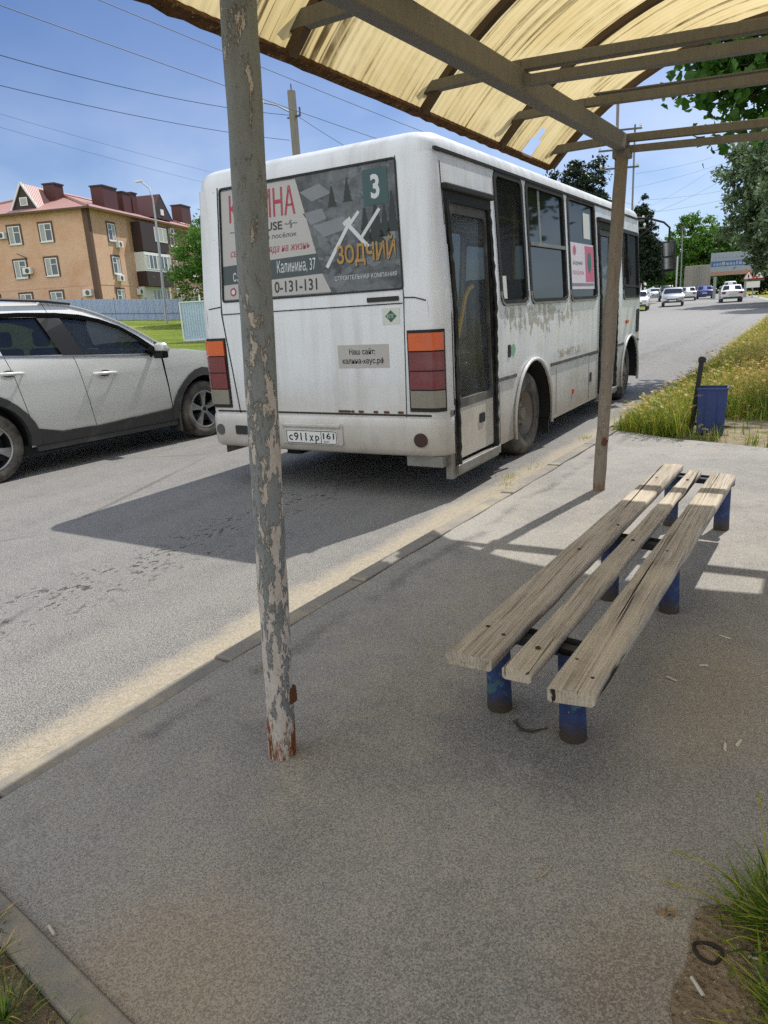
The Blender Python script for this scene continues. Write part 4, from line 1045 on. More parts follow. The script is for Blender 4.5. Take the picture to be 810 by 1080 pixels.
    mb = MB(); mb.box(*sorted((s*(x0+.06), s*(x0+.24))), 2.04, 2.14, 1.09, 1.18); mb.build('mirror_foot', M_gloss, ar, bevel=.02)
# interior
mb = MB()
for sx in (-.4, .4):
    mb.box(sx-.25, sx+.25, 1.05, 1.55, .45, .75); mb.box(sx-.24, sx+.24, .95, 1.10, .7, 1.3); mb.box(sx-.13, sx+.13, .95, 1.04, 1.32, 1.5)
mb.box(-.65, .65, .05, .5, .45, .75); mb.box(-.65, .65, -.08, .08, .7, 1.3); mb.box(-.72, .72, -.8, 2.0, .33, .45)
mb.build('seats', M_int, suv, bevel=.04)
mb = MB(); mb.box(-.72, .72, 1.9, 2.35, .9, 1.12); mb.box(-.12, .12, 1.86, 1.9, 1.10, 1.24); mb.build('dashboard', M_int, suv, bevel=.03)
mb = MB(); mb.tube([(-.4+.19*math.cos(a*PI/12), 1.78+.05*math.sin(a*PI/12), 1.02+.18*math.sin(a*PI/12)) for a in range(25)], .015, 6, caps=False); mb.build('steering_wheel', M_int, suv, 60)
# wheels
def alloy_wheel(name, parent, pos, sx, R=.37, wd=.235, spokes=5, mt=M_alloy, rot=0):
    M = Matrix.Translation(pos) @ Matrix.Rotation(0 if sx > 0 else PI, 4, 'Z') @ Matrix.Rotation(rot, 4, 'X')
    mb = MB(); rr = R*.665
    mb.lathe([(rr, -.012), (rr+.012, -.002), (R*.83, .006), (R*.95, -.006), (R*.99, -.03), (R, -.055), (R, -wd+.05), (R*.96, -wd), (rr, -wd)], 48, M=M)
    w_ = mb.build('wheel', M_tyre, parent, 35)
    mb = MB(); mb.lathe([(rr+.003, -.010), (rr-.010, -.004), (rr-.022, -.012), (rr-.03, -.05), (rr-.04, -.14), (rr-.2, -.15), (.0, -.15)], 40, M=M)
    rim = mb.build('rim', M_alloyd, w_, 40)
    mb = MB(); mb.lathe([(rr+.004, -.009), (rr-.006, -.001), (rr-.020, -.010)], 40, M=M)
    for k in range(spokes):
        a = 2*PI*k/spokes
        def fn(u, v, d):
            r_ = u; th = a+v/max(r_, .03); return M @ Vector((d-.012-.03*(1-(r_/rr))**1.2-.0, r_*math.cos(th), r_*math.sin(th)))
        poly_ = [(.035, -.026), (.08, -.026), (.15, -.034), (rr-.012, -.058), (rr-.012, .058), (.15, .034), (.08, .026), (.035, .026)]
        mb.prism(poly_, -.045, .0, fn)
    mb.lathe([(.055, -.035), (.05, -.028), (.03, -.024), (.001, -.023)], 20, M=M)
    mb.build('spokes', mt, rim, 35, bevel=.003)
    mb = MB(); mb.lathe([(.03, -.03), (.028, -.020), (.001, -.018)], 16, M=M); mb.build('hub_cap', M_alloyd, rim)
    return w_
for y in (-.06, 2.82):
    for s in (1, -1): alloy_wheel('wheel', suv, (s*.905, y, .37), s, rot=.35 if y > 1 else .9)
# ------------------------------------------------------------------ bus shelter
def peeling(name, top, under, rust_h, rust_amt=1.0, seed=0, bare=.5, low=0):
    t = NT(name); X = t.xyz()
    v = t.mapping((1.5, 1.5, .5), (0, 0, 0), (seed, seed*2, seed*.7))
    n1 = t.noise(17, 9, .76, v, .25); n2 = t.noise(30, 6, .7, v); n3 = t.noise(3, 5, .6, v)
    c = t.mix(t.ramp(n2, .3, .7), tuple(x*.82 for x in c4(top)[:3]), tuple(min(1, x*1.1) for x in c4(top)[:3]))
    mask = t.math('ADD', t.math('MULTIPLY', n1, .7), t.math('MULTIPLY', n3, .3))
    if low: mask = t.math('ADD', mask, t.ss(t.math('ABSOLUTE', t.math('SUBTRACT', X[2], .45)), .75, .0, 0, low))
    pm = t.ramp(mask, 1-bare, 1-bare+.015)
    uc = t.mix(t.ramp(n2, .35, .65), tuple(x*.8 for x in c4(under)[:3]), c4(under)[:3])
    c = t.mix(pm, c, uc)
    edge = t.math('MULTIPLY', t.ramp(mask, 1-bare-.02, 1-bare), t.ramp(mask, 1-bare+.02, 1-bare+.012))
    c = t.mix(t.math('MULTIPLY', edge, .7), c, rgb('#4a4440'))
    rz = t.math('ADD', t.math('MULTIPLY', t.ss(X[2], rust_h, .0), .24), t.math('ADD', t.math('MULTIPLY', t.noise(16, 8, .75, t.mapping((1, 1, .22), (0, 0, 0), (seed+4, 1, 2))), 1.1), -.22))
    rm_ = t.math('MULTIPLY', t.ramp(rz, .50, .56), rust_amt)
    rc_ = t.mix(t.ramp(n2, .35, .65), rgb('#4a2613'), rgb('#94572b'))
    c = t.mix(rm_, c, rc_)
    rv = t.ramp(t.voro(40, vec=v), .1, .04)
    c = t.mix(t.math('MULTIPLY', rv, t.math('MULTIPLY', t.ramp(n3, .45, .6), .7)), c, rgb('#5b463a'))
    h = t.math('ADD', t.math('MULTIPLY', pm, -.6), t.math('ADD', t.math('MULTIPLY', n2, .3), t.math('MULTIPLY', rm_, -.4)))
    return t.done(t.bsdf(c, .68, 0, .35, t.bump(h, .55, .004)))
M_poleA = peeling('peeling_grey_paint', '#7c8183', '#bbb3ac', .40, seed=1.3, bare=.465, low=.10)
M_poleB = peeling('worn_brown_grey_paint', '#7d7468', '#a08f80', .2, seed=5.1, bare=.43, rust_amt=.5, low=.04)
M_beam = peeling('grey_beige_frame_paint', '#73716e', '#5f574f', -9, rust_amt=0, seed=2.2, bare=.38)
M_rib = simple('dark_rusty_steel', '#5a4a3a', .8, 0, .3, 12, bump=.3, bscale=70, dirt='#3a2a1e', dirt_amt=.4)
t = NT('rusty_eave'); c = t.mix(t.ramp(t.noise(25, 7, .75), .3, .7), rgb('#2b1e15'), rgb('#7a5636')); c = t.mix(t.ramp(t.noise(60, 5, .7), .58, .66), c, rgb('#a48a68'))
M_eave = t.done(t.bsdf(c, .9, 0, .2, t.bump(t.noise(50, 6, .7), .9, .015)))
# yellowed translucent corrugated sheet with dirt in its flutes
t = NT('yellowed_plastic_sheet')
X = t.xyz()
fl = t.noise(1, 5, .65, t.mapping((.35, 17, .35))); fl2 = t.noise(1, 4, .6, t.mapping((.9, 42, .9))); pat = t.noise(1.7, 6, .65, None, .5)
edge = t.ss(t.math('ABSOLUTE', t.math('ADD', X[0], .3)), .85, 1.5)
dirt = t.math('ADD', t.math('MULTIPLY', t.ramp(fl, .545, .60), .9), t.math('MULTIPLY', t.ramp(fl2, .57, .61), .75))
dirt = t.math('MULTIPLY', dirt, t.math('ADD', t.ss(pat, .38, .66), t.math('ADD', t.math('MULTIPLY', edge, .8), .04)), True)
grime = t.math('MULTIPLY', t.ss(t.math('ADD', t.math('ABSOLUTE', t.math('ADD', X[0], .3)), t.math('MULTIPLY', t.math('SUBTRACT', t.noise(2.6, 6, .65), .5), .5)), 1.28, 1.42), .75)
dirt = t.math('MAXIMUM', dirt, grime)
c = t.mix(t.ss(pat, .3, .7), rgb('#d0bf92'), rgb('#c2ae7b')); c = t.mix(edge, c, rgb('#bf9f5e')); c = t.mix(dirt, c, rgb('#4a3a22'))
tr = t.n('ShaderNodeBsdfTranslucent'); t.link(c, tr.inputs[0])
df = t.n('ShaderNodeBsdfDiffuse'); t.link(c, df.inputs[0])
mx = t.n('ShaderNodeMixShader'); mx.inputs[0].default_value = .22; t.link(tr.outputs[0], mx.inputs[1]); t.link(df.outputs[0], mx.inputs[2])
M_sheet = t.done(mx.outputs[0])

sh = empty('bus_shelter', (-.5, 1.5, .1), 0, 'open bus shelter of flaking pipes under a yellowed arched plastic roof', 'bus shelter')
OX, OY, OZ = -.5, 1.5, .1
def L(p): return (p[0]-OX, p[1]-OY, p[2]-OZ)
def wobble_pole(name, base, topp, r, mat, seed, lump=.004, n=20):
    mb = MB(); k = 70; vs = []; fs = []; b = Vector(L(base)); tp = Vector(L(topp)); rn = random.Random(seed)
    for j in range(k+1):
        f = j/k; c = b.lerp(tp, f)
        for i in range(n):
            a = 2*PI*i/n; q = r+lump*noise.noise(Vector((math.cos(a)*1.3, math.sin(a)*1.3, f*14+seed*9)))
            vs.append(c+Vector((q*math.cos(a), q*math.sin(a), 0)))
    for j in range(k):
        for i in range(n): fs.append((j*n+i, j*n+(i+1) % n, (j+1)*n+(i+1) % n, (j+1)*n+i))
    fs.append(tuple(range(n))); mb.add(vs, fs); return mb.build(name, mat, sh, 60)
pA = wobble_pole('pole', (-1.40, 1.56, .10), (-1.288, 1.585, 2.42), .0455, M_poleA, 3, .003)
tag(pA, 'flaking grey front pole with rust at its foot')
pB = wobble_pole('pole', (-1.315, 5.27, .10), (-1.235, 5.34, 2.42), .044, M_poleB, 8, .006)
tag(pB, 'rough brown grey pole at the far end')
wobble_pole('pole', (-1.44, -2.2, .10), (-1.30, -2.2, 2.42), .046, M_poleA, 13)
for y in (-2.2, 1.56, 5.3): wobble_pole('pole', (.20, y, .10), (.24, y, 2.42), .045, M_poleB, 20+y)
mb = MB()
for a in (.9,): mb.box(-.035, .012, -.02, .018, .30-.0, .36, M=Matrix.Translation(L((-1.352, 1.578, -.01))))
mb.build('pole_lug', M_rust, pA, bevel=.008)
mb = MB(); mb.tube([L((-1.28, 5.235, .45)), L((-1.265, 5.235, .50))], .02, 8); mb.build('pole_lug', M_rust, pB)
# square tube beams along the row of poles
def mbx(x): return lambda y: x+.007*(y-5.3)
for x0 in (-1.238, .24):
    mb = MB(); mb.bar(L((x0-.075, -2.75, 2.29)), L((x0, 5.42, 2.475)), .07, .10); mb.build('main_beam', M_beam, sh, bevel=.008)
mb = MB(); mb.box(-.055, .055, -.055, .06, 2.375, 2.43, M=Matrix.Translation(L((-1.236, 5.35, 0)))); mb.build('pole_cap', M_beam, sh, bevel=.008)
AX, AR, AZ = -.30, 1.96, 1.125
YE0, YE1 = -2.75, 5.50
def arc(x, off=0): return AZ+math.sqrt(max(0, (AR+off)**2-(x-AX)**2))
XE = 1.47
ribY = [-2.7, -1.7, -.65, .38, 1.41, 2.40, 3.45, 4.47, 5.44]
TH = math.asin(XE/AR)
def ap(th, off=0): return (AX+(AR+off)*math.sin(th), AZ+(AR+off)*math.cos(th))
for i, y in enumerate(ribY):
    mb = MB(); n = 26; vs = []
    wdt = .022 if y < 5.4 else .03
    for k in range(n+1):
        th = -TH+2*TH*k/n
        for dy, off in ((-wdt, -.045), (wdt, -.045), (wdt, -.012), (-wdt, -.012)):
            x, z = ap(th, off); vs.append(L((x, y+dy, z)))
    mb.add(vs, [(k*4+a, k*4+(a+1) % 4, (k+1)*4+(a+1) % 4, (k+1)*4+a) for k in range(n) for a in range(4)]+[(3, 2, 1, 0), (n*4, n*4+1, n*4+2, n*4+3)])
    mb.build('rib', M_rib, sh, 40)
# tie beams from eave to eave; the ones over the bench are doubled with angle iron
for y, z, w_, h_ in [(-2.7, 2.49, .045, .06), (-1.7, 2.49, .045, .06), (-.65, 2.49, .045, .06), (.38, 2.49, .045, .06), (1.41, 2.49, .045, .06), (2.40, 2.50, .045, .06), (3.44, 2.50, .05, .045), (4.47, 2.545, .045, .045), (5.36, 2.50, .045, .05)]:
    mb = MB(); mb.bar(L((-1.74, y, z)), L((-1.24, y, z)), w_, h_); mb.bar(L((-1.24, y, z)), L((1.12, y, z-.13)), w_, h_); mb.build('tie_beam', M_beam, sh, bevel=.004)
for y, z in [(3.40, 2.425), (5.36, 2.43)]:
    mb = MB(); mb.bar(L((-1.20, y, z)), L((1.1, y, z-.13)), .05, .04); tb = mb.build('angle_iron', M_beam, sh)
mb = MB(); mb.bar(L((-1.20, 4.50, 2.585)), L((1.1, 4.50, 2.46)), .06, .008); mb.build('angle_iron', M_beam, sh)
for y in (1.41, 3.45, 5.3):
    for x in (-1.26, .24): pass
# eaves: rusty angle with caked leaves, ragged
for s in (-1, 1):
    x, z = ap(s*TH); mb = MB(); k = 120; vs = []; rn = random.Random(5)
    for j in range(k+1):
        y = lerp(YE0, YE1-.03, j/k); q = .006*noise.noise(Vector((y*19, s, 0))); q2 = .008*noise.noise(Vector((y*15, s, 4)))+.004*noise.noise(Vector((y*47, s, 4)))
        for dx, dz in ((-.03, -.02+q), (.018, -.032+q2), (.032, -.006), (.0, .010)): vs.append(L((x-s*dx*-1 if False else x+s*-dx*-1, y, z+dz)))
    mb.add(vs, [(j*4+a, j*4+(a+1) % 4, (j+1)*4+(a+1) % 4, (j+1)*4+a) for j in range(k) for a in range(4)]); mb.build('eave', M_eave, sh, 50)
# corrugated sheet, with a torn bite at the far front corner
mb = MB(); ny = 900; n = 48; vs = []
for j in range(ny+1):
    y = lerp(YE0, YE1, j/ny)
    for k in range(n+1):
        th = lerp(-TH-.012, TH+.012, k/n)
        x, z = ap(th, .004+.0030*math.sin(2*PI*y/.058)+.002*math.sin(y*2.1+k*.1)); vs.append(L((x, y, z)))
def torn(j, k):
    y = lerp(YE0, YE1, j/ny); q = noise.noise(Vector((y*7, 1, 2)))
    return 4.86 < y < 5.06 and k < .6+2.6*q+1.6*math.sin((y-4.86)/.20*PI)
mb.add(vs, [(j*(n+1)+k, j*(n+1)+k+1, (j+1)*(n+1)+k+1, (j+1)*(n+1)+k) for j in range(ny) for k in range(n) if not torn(j, k)])
mb.build('roof_sheet', M_sheet, sh, 80, fixn=False)

# ------------------------------------------------------------------ bench
t = NT('weathered_plank'); X = t.xyz()
g = t.noise(1, 7, .65, t.mapping((26, 1.1, 20)), .6); g2 = t.noise(1, 5, .7, t.mapping((90, 2.2, 60))); kn = t.voro(1, vec=t.mapping((9, 1.6, 6)))
w_ = t.n('ShaderNodeTexWave', bands_direction='X', wave_type='BANDS'); w_.inputs['Scale'].default_value = 6; w_.inputs['Distortion'].default_value = 9; w_.inputs['Detail'].default_value = 3; w_.inputs['Detail Scale'].default_value = 1.2
t.link(t.mapping((5, .35, 3)), w_.inputs[0])
c = t.mix(t.ramp(g, .3, .7), rgb('#9c9488'), rgb('#c1b8aa')); c = t.mix(t.math('MULTIPLY', t.ramp(w_.outputs[1], .35, .9), .35), c, rgb('#7a6c58'))
c = t.mix(t.math('MULTIPLY', t.ramp(g2, .50, .36), .65), c, rgb('#5e5344'))
c = t.mix(t.math('MULTIPLY', t.ramp(t.noise(2.4, 5, .6), .5, .66), .5), c, rgb('#c3b8a4'))
c = t.mix(t.math('MULTIPLY', t.ramp(t.noise(4.1, 6, .7), .62, .74), .55), c, rgb('#665b4b'))
c = t.mix(t.ramp(kn, .045, .02), c, rgb('#4b3a28'))
ck = t.ramp(t.noise(1, 3, .5, t.mapping((34, .45, 10), (0, 0, .015)), .8), .635, .665)
c = t.mix(t.math('MULTIPLY', ck, t.ramp(t.noise(1.3, 2), .45, .55)), c, rgb('#2e261d'))
h = t.math('ADD', t.math('MULTIPLY', g, .6), t.math('SUBTRACT', t.math('MULTIPLY', g2, .6), t.math('MULTIPLY', ck, 1.0)))
M_plank = t.done(t.bsdf(c, .85, 0, .25, t.bump(h, .6, .006)))
t = NT('flaked_blue_leg'); X = t.xyz(); n1 = t.noise(14, 7, .7)
c = t.mix(t.ramp(t.noise(30, 5), .3, .7), rgb('#1e2a4c'), rgb('#2e4170')); c = t.mix(t.ramp(n1, .57, .59), c, rgb('#3a5a60')); c = t.mix(t.ramp(t.noise(22, 7, .7), .66, .68), c, rgb('#8a8f80'))
c = t.mix(t.ss(t.math('ADD', X[2], t.math('MULTIPLY', n1, .12)), .16, .07), c, rgb('#3e3529'))
M_leg = t.done(t.bsdf(c, .6, 0, .4, t.bump(t.math('ADD', n1, t.noise(60, 4)), .4, .004)))
M_ltim = simple('dark_blue_steel', '#22283a', .7, 0, .3, 20, dirt='#4a4238', dirt_amt=.4)
M_bolt = simple('bolt_rust', '#33241b', .8)
bn = empty('bench', (-.66, 3.2, .1), 0, 'low wooden bench of three weathered planks on stout blue legs', 'bench')
BX, BY, BZ = -.66, 3.2, .1
def LB(p): return Vector((p[0]-BX, p[1]-BY, p[2]-BZ))
def plank(x0a, x0b, y0, x1a, x1b, y1, zt, th, seed, chip=None, sag=0):
    # x0a..x0b at the near end y0, x1a..x1b at the far end y1
    mb = MB(); k = 60; prof_n = 14; vs = []
    def sec(y, f):
        a = lerp(x0a, x1a, f); b = lerp(x0b, x1b, f); rr = .008; out = []
        nz = lambda q: .0035*noise.noise(Vector((q*3+seed, y*2.2, seed)))
        a += .004*noise.noise(Vector((y*4, seed, 1))); b += .004*noise.noise(Vector((y*4, seed, 7)))
        z1 = zt-sag*math.sin(f*PI)
        top_ = []
        for q in range(9):
            u = q/8; x = lerp(a, b, u); z = z1+nz(u)
            if q in (0, 8): z -= rr
            top_.append((x, z))
        top_[1] = (a+rr, z1+nz(0)); top_[7] = (b-rr, z1+nz(1))
        bot = [(b-.002, zt-th+.006), (b-.01, zt-th), (a+.01, zt-th), (a+.002, zt-th+.006)]
        return top_+bot
    for j in range(k+1):
        f = j/k
        for q, (x, z) in enumerate(sec(lerp(y0, y1, f), f)):
            yy = lerp(y0, y1, f)
            if j == 0: yy += .006*noise.noise(Vector((x*30, z*30, seed)))
            if chip and j < 2 and x > lerp(x0a, x0b, chip): yy += .022*(x-lerp(x0a, x0b, chip))/(x0b-x0a)/(1-chip) if j == 0 else 0
            vs.append(LB((x, yy, z)))
    N = 13
    fs = [(j*N+a, j*N+(a+1) % N, (j+1)*N+(a+1) % N, (j+1)*N+a) for j in range(k) for a in range(N)]
    fs += [tuple(range(N)), tuple(k*N+a for a in range(N))]
    mb.add(vs, fs); return mb.build('seat_plank', M_plank, bn, 50)
p1 = plank(-.915, -.762, 1.82, -.775, -.652, 4.70, .455, .045, 1.0)
p2 = plank(-.720, -.628, 1.80, -.603, -.530, 4.57, .452, .040, 5.0)
p3 = plank(-.562, -.432, 1.735, -.468, -.335, 4.49, .458, .048, 9.0, .6)
for o, pts in ((p1, [(-.86, 2.03), (-.79, 1.99), (-.80, 2.9), (-.73, 3.3), (-.74, 4.3)]), (p2, [(-.66, 1.95), (-.62, 3.1), (-.57, 4.3)]), (p3, [(-.53, 1.92), (-.46, 1.83), (-.46, 3.0), (-.41, 4.2)])):
    mb = MB()
    for x, y in pts: mb.sphere(LB((x, y, .455)), .009, 5, sc=(1, 1, .5))
    mb.build('bolt_head', M_bolt, o)
for (x, y) in [(-.86, 2.125), (-.575, 2.055), (-.75, 3.25), (-.47, 3.21), (-.69, 4.55), (-.40, 4.56)]:
    mb = MB(); M_ = Matrix.Translation(LB((x, y, .1))) @ Matrix.Rotation(random.uniform(-.05, .05), 4, 'Y')
    pr = [(.0, .0), (.044, .0), (.0445, .01), (.043, .1), (.0435, .2), (.043, .312)]
    vs = []; n = 20
    for r_, z in pr:
        for k in range(n):
            a = 2*PI*k/n; q = r_*(1+.03*noise.noise(Vector((math.cos(a)*2, math.sin(a)*2, z*9+x*7)))); vs.append(M_ @ Vector((q*math.cos(a), q*math.sin(a), z)))
    mb.add(vs, [(j*n+k, j*n+(k+1) % n, (j+1)*n+(k+1) % n, (j+1)*n+k) for j in range(len(pr)-1) for k in range(n)])
    mb.build('leg', M_leg, bn, 50)
for (xa, xb, y) in [(-.88, -.47, 2.09), (-.80, -.40, 3.23), (-.74, -.345, 4.555)]:
    mb = MB()
    mb.bar(LB((xa, y+.03, .395)), LB((xb, y-.03, .395)), .04, .03); mb.bar(LB((xa, y+.075, .404)), LB((xb, y+.015, .404)), .006, .03); mb.build('cross_bar', M_ltim, bn)

# ------------------------------------------------------------------ litter bin on a post
M_binp = simple('dark_blue_bin_paint', '#243a70', .5, 0, .3, 14, bump=.2, bscale=30, dirt='#101216', dirt_amt=.35)
M_post = simple('black_post_paint', '#1b1c1e', .6, 0, .3, 10, dirt='#39352f', dirt_amt=.3)
bi = empty('litter_bin', (-.86, 7.88, .09), math.radians(4), 'dark blue metal litter bin hung on a black post in the grass', 'bin')
mb = MB()
o = [(-.135, -.12), (.135, -.12), (.135, .12), (-.135, .12)]
vs = []
for (z, s, w2) in ((.02, .93, 1), (.475, 1, 1), (.475, .955, 1), (.06, .89, 1)):
    for x, y in o: vs.append((x*s+(.0 if z < .1 else .004), y*s, z))
mb.add(vs, [(a+4*j, (a+1) % 4+4*j, (a+1) % 4+4*j+4, a+4*j+4) for j in range(3) for a in range(4)]+[(0, 1, 2, 3), (12, 13, 14, 15)])
bb = mb.build('bin_body', M_binp, bi, bevel=.006)
mb = MB()
for q in (-.055, .055): mb.box(q-.003, q+.003, -.1225, -.117, .04, .46)
mb.bar((-.14, -.122, .468), (.142, -.122, .468), .012, .02); mb.bar((.138, -.12, .468), (.138, .12, .468), .012, .02); mb.bar((-.138, .122, .468), (.142, .122, .468), .012, .02)
mb.build('rim', M_binp, bb)
mb = MB(); mb.bar((-.185, .0, -.05), (-.115, .0, .78), .045, .045); mb.box(-.15, -.08, -.028, .028, .72, .77); mb.build('post', M_post, bi, bevel=.005)
mb = MB(); mb.bar((-.16, 0, .10), (.19, 0, .075), .03, .02); mb.bar((-.15, 0, .42), (-.1, 0, .42), .05, .02); mb.build('bracket', M_post, bi)

# ------------------------------------------------------------------ litter and small things on the pavement
M_butt = simple('butt_paper', '#b9b4aa', .8); M_filter = simple('butt_filter', '#c08a3e', .8)
def butt(x, y, a, ln, label, flt=False, r=.0042, mat=None):
    q = empty('cigarette_butt', (x, y, .1+r+.0008), a, label, 'cigarette butt', 'cigarette ends on the pavement')
    mb = MB(); mb.tube([(-ln/2, 0, 0), (-ln/6, 0, .0006), (ln/2, 0, 0)], [r, r*.97, r], 10); mb.build('paper', M_butt, q, 60)
    mb = MB(); mb.tube([(ln*.10, 0, .0003), (ln/2+.0006, 0, 0)], [r*1.03, r*1.04], 10); mb.build('filter', M_filter if flt else M_butt, q, 60)
butt(-1.452, .738, math.radians(-15), .035, 'white cigarette butt lying on the crack at the pavement edge')
butt(-.093, 1.285, math.radians(-50), .042, 'white cigarette butt by the bare soil at the grass tuft')
butt(.006, 1.41, math.radians(10), .028, 'orange tipped cigarette butt in the soil under the grass tuft', True)
butt(-.355, 2.57, math.radians(-25), .04, 'pale cigarette butt right of the bench, nearest to it')
butt(-.264, 2.724, math.radians(20), .03, 'small pale cigarette butt further from the bench side')
def scrap(name, pts, mat, label, cat, th=.0012):
    mb = MB(); mb.prism([(p[0], p[1]) for p in pts], 0, th, lambda u, v, a: (u, v, .1012+a+.006*abs(noise.noise(Vector((u*90, v*90, 0)))))); o = mb.build(name, mat); return tag(o, label, cat)
def off(o): return o
mb = MB(); mb.tube([(-.475, 1.425, .103), (-.466, 1.45, .105), (-.462, 1.475, .103)], .0014, 5); tag(mb.build('straw_stalk', simple('straw', '#b9a878', .8), smooth=60), 'thin straw coloured stalk lying on the open asphalt', 'stalk')
mb = MB(); pts = [(-.78, 2.05), (-.74, 2.01), (-.705, 2.02), (-.66, 2.055)]
mb.tube([(x, y, .107+.006*math.sin(i*3)) for i, (x, y) in enumerate(pts)], [.004, .005, .004, .002], 6); mb.tube([(-.76, 2.03, .108), (-.772, 2.06, .112)], .003, 5)
tag(mb.build('twig', simple('twig_bark', '#3b3128', .9), smooth=60), 'short dark twig lying between the near bench legs', 'twig')
M_leafd = simple('dry_leaf', '#8f7c60', .85, 0, .5, 70)
mb = MB(); vs = []; n = 18
for k in range(n):
    a = 2*PI*k/n; r_ = .019*(1+.30*math.cos(2*a)+.10*math.cos(5*a+1)); vs.append((-.180+r_*math.cos(a+.6), 1.452+r_*.75*math.sin(a+.6), .106+.010*math.sin(3*a)))
vs.append((-.180, 1.452, .104)); mb.add(vs, [(k, (k+1) % n, n) for k in range(n)]); o = mb.build('dry_leaf', M_leafd); sd = o.modifiers.new('thick', 'SOLIDIFY'); sd.thickness = .0015
tag(o, 'curled dry tan leaf beside the grass tuft', 'leaf')
mb = MB(); mb.tube([(-.085+.027*(1+.12*math.sin(3*a))*math.cos(a), 1.378+.027*(1+.1*math.cos(2*a))*math.sin(a), .108+.003*math.sin(2*a)) for a in [2*PI*k/28 for k in range(29)]], .0042, 8, caps=False)
tag(mb.build('hair_tie', simple('hair_tie_black', '#2c2620', .9, bump=.5, bscale=200), smooth=60), 'black elastic hair tie on the soil by the grass tuft', 'hair tie')
rl = random.Random(11)
M_chip = simple('pale_chip', '#cbc5b8', .8)
for i, (x, y, lab) in enumerate([(-.10, 2.24, 'pale chip of wood on the asphalt, nearest of three right of the bench'), (-.135, 2.20, 'tiny pale chip of wood beside a longer one right of the bench'), (-.22, 3.02, 'pale chip of wood farthest from the camera of the three right of the bench')]):
    mb = MB(); a = rl.uniform(0, 3); mb.prism([(x+math.cos(a)*u-math.sin(a)*v, y+math.sin(a)*u+math.cos(a)*v) for u, v in ((-.024, -.004), (.018, -.005), (.025, .002), (-.015, .005))], .1012, .1045, lambda u, v, d: (u, v, d))
    tag(mb.build('wood_chip', M_chip), lab, 'wood chip', 'wood chips on the pavement')
# ------------------------------------------------------------------ grasses
def grass_mat(name, a, b, trans=.35):
    t = NT(name); c = t.mix(t.noise(3.5, 5, .7), c4(a), c4(b)); c = t.mix(t.math('MULTIPLY', t.ramp(t.noise(40, 3), .4, .7), .4), c, tuple(x*.55 for x in c4(a)[:3]))
    d = t.n('ShaderNodeBsdfDiffuse'); t.link(c, d.inputs[0]); tr = t.n('ShaderNodeBsdfTranslucent'); t.link(c, tr.inputs[0])
    g = t.n('ShaderNodeBsdfGlossy'); g.inputs['Roughness'].default_value = .45; g.inputs[0].default_value = (.6, .6, .5, 1)
    m = t.n('ShaderNodeMixShader'); m.inputs[0].default_value = trans; t.link(d.outputs[0], m.inputs[1]); t.link(tr.outputs[0], m.inputs[2])
    m2 = t.n('ShaderNodeMixShader'); m2.inputs[0].default_value = .05; t.link(m.outputs[0], m2.inputs[1]); t.link(g.outputs[0], m2.inputs[2])
    return t.done(m2.outputs[0])
G1 = grass_mat('grass_green', '#5f7d2c', '#8da334'); G2 = grass_mat('grass_yellow_green', '#a0a83c', '#bfb650'); G3 = grass_mat('dry_straw', '#bd9a52', '#dcc384'); G4 = grass_mat('grass_dark_green', '#2f4a1c', '#4d6a28')
GM = [G1, G2, G3, G4]
def blade(mb, x, y, z, h, w_, lean, az, m, segs=3, curl=1.6):
    ca, sa = math.cos(az), math.sin(az); px_, py_ = -sa, ca; vs = []
    for k in range(segs+1):
        f = k/segs; d = lean*h*f**curl; zz = z+h*f*(1-.25*lean*f); ww = w_*(1-f**1.5)*.5
        if k == segs: vs.append((x+ca*d, y+sa*d, zz))
        else: vs += [(x+ca*d-px_*ww, y+sa*d-py_*ww, zz), (x+ca*d+px_*ww, y+sa*d+py_*ww, zz)]
    fs = [(2*k, 2*k+1, 2*k+3, 2*k+2) for k in range(segs-1)] + [(2*segs-2, 2*segs-1, 2*segs)]
    mb.add(vs, fs, m); return vs[-1]
def ear(mb, p, az, ln, w_, m, rn):
    # feathery seed head
    x, y, z = p; ca, sa = math.cos(az), math.sin(az)
    for k in range(5):
        f = k/4; cx, cy, cz = x+ca*ln*f*.7, y+sa*ln*f*.7, z+ln*(f*.6-.5*f*f)
        for s in (-1, 1):
            a = az+s*(.9-.5*f)+rn.uniform(-.2, .2); l = ln*.5
            mb.add([(cx-sa*w_*.3, cy+ca*w_*.3, cz), (cx+sa*w_*.3, cy-ca*w_*.3, cz), (cx+math.cos(a)*l, cy+math.sin(a)*l, cz+l*.55)], [(0, 1, 2)], m)
rg = random.Random(21)
mb = MB(); cnt = 0
def verge_ok(x, y):
    e = pw(x, [(-1.9, 7.84), (-1.2, 7.55), (-.3, 7.25), (1, 6.8)])
    if y < e+.02: return 0
    if x < xr(y)+.10+.05*noise.noise(Vector((y*3, 0, 0))): return 0
    d = 1.0
    # trodden bare patch right of the bin
    if x > -1.12 and y < 9.2:
        bx = sstep(-1.25, -.95, x+.12*noise.noise(Vector((x*3, y*3, 5)))); by = sstep(9.15, 8.75, y+.3*noise.noise(Vector((x*2, y*2, 9))))
        d *= 1-.985*bx*by
        if y < e+.16 and noise.noise(Vector((x*6, 2, 2))) > .0: d = max(d, .35)
    return d
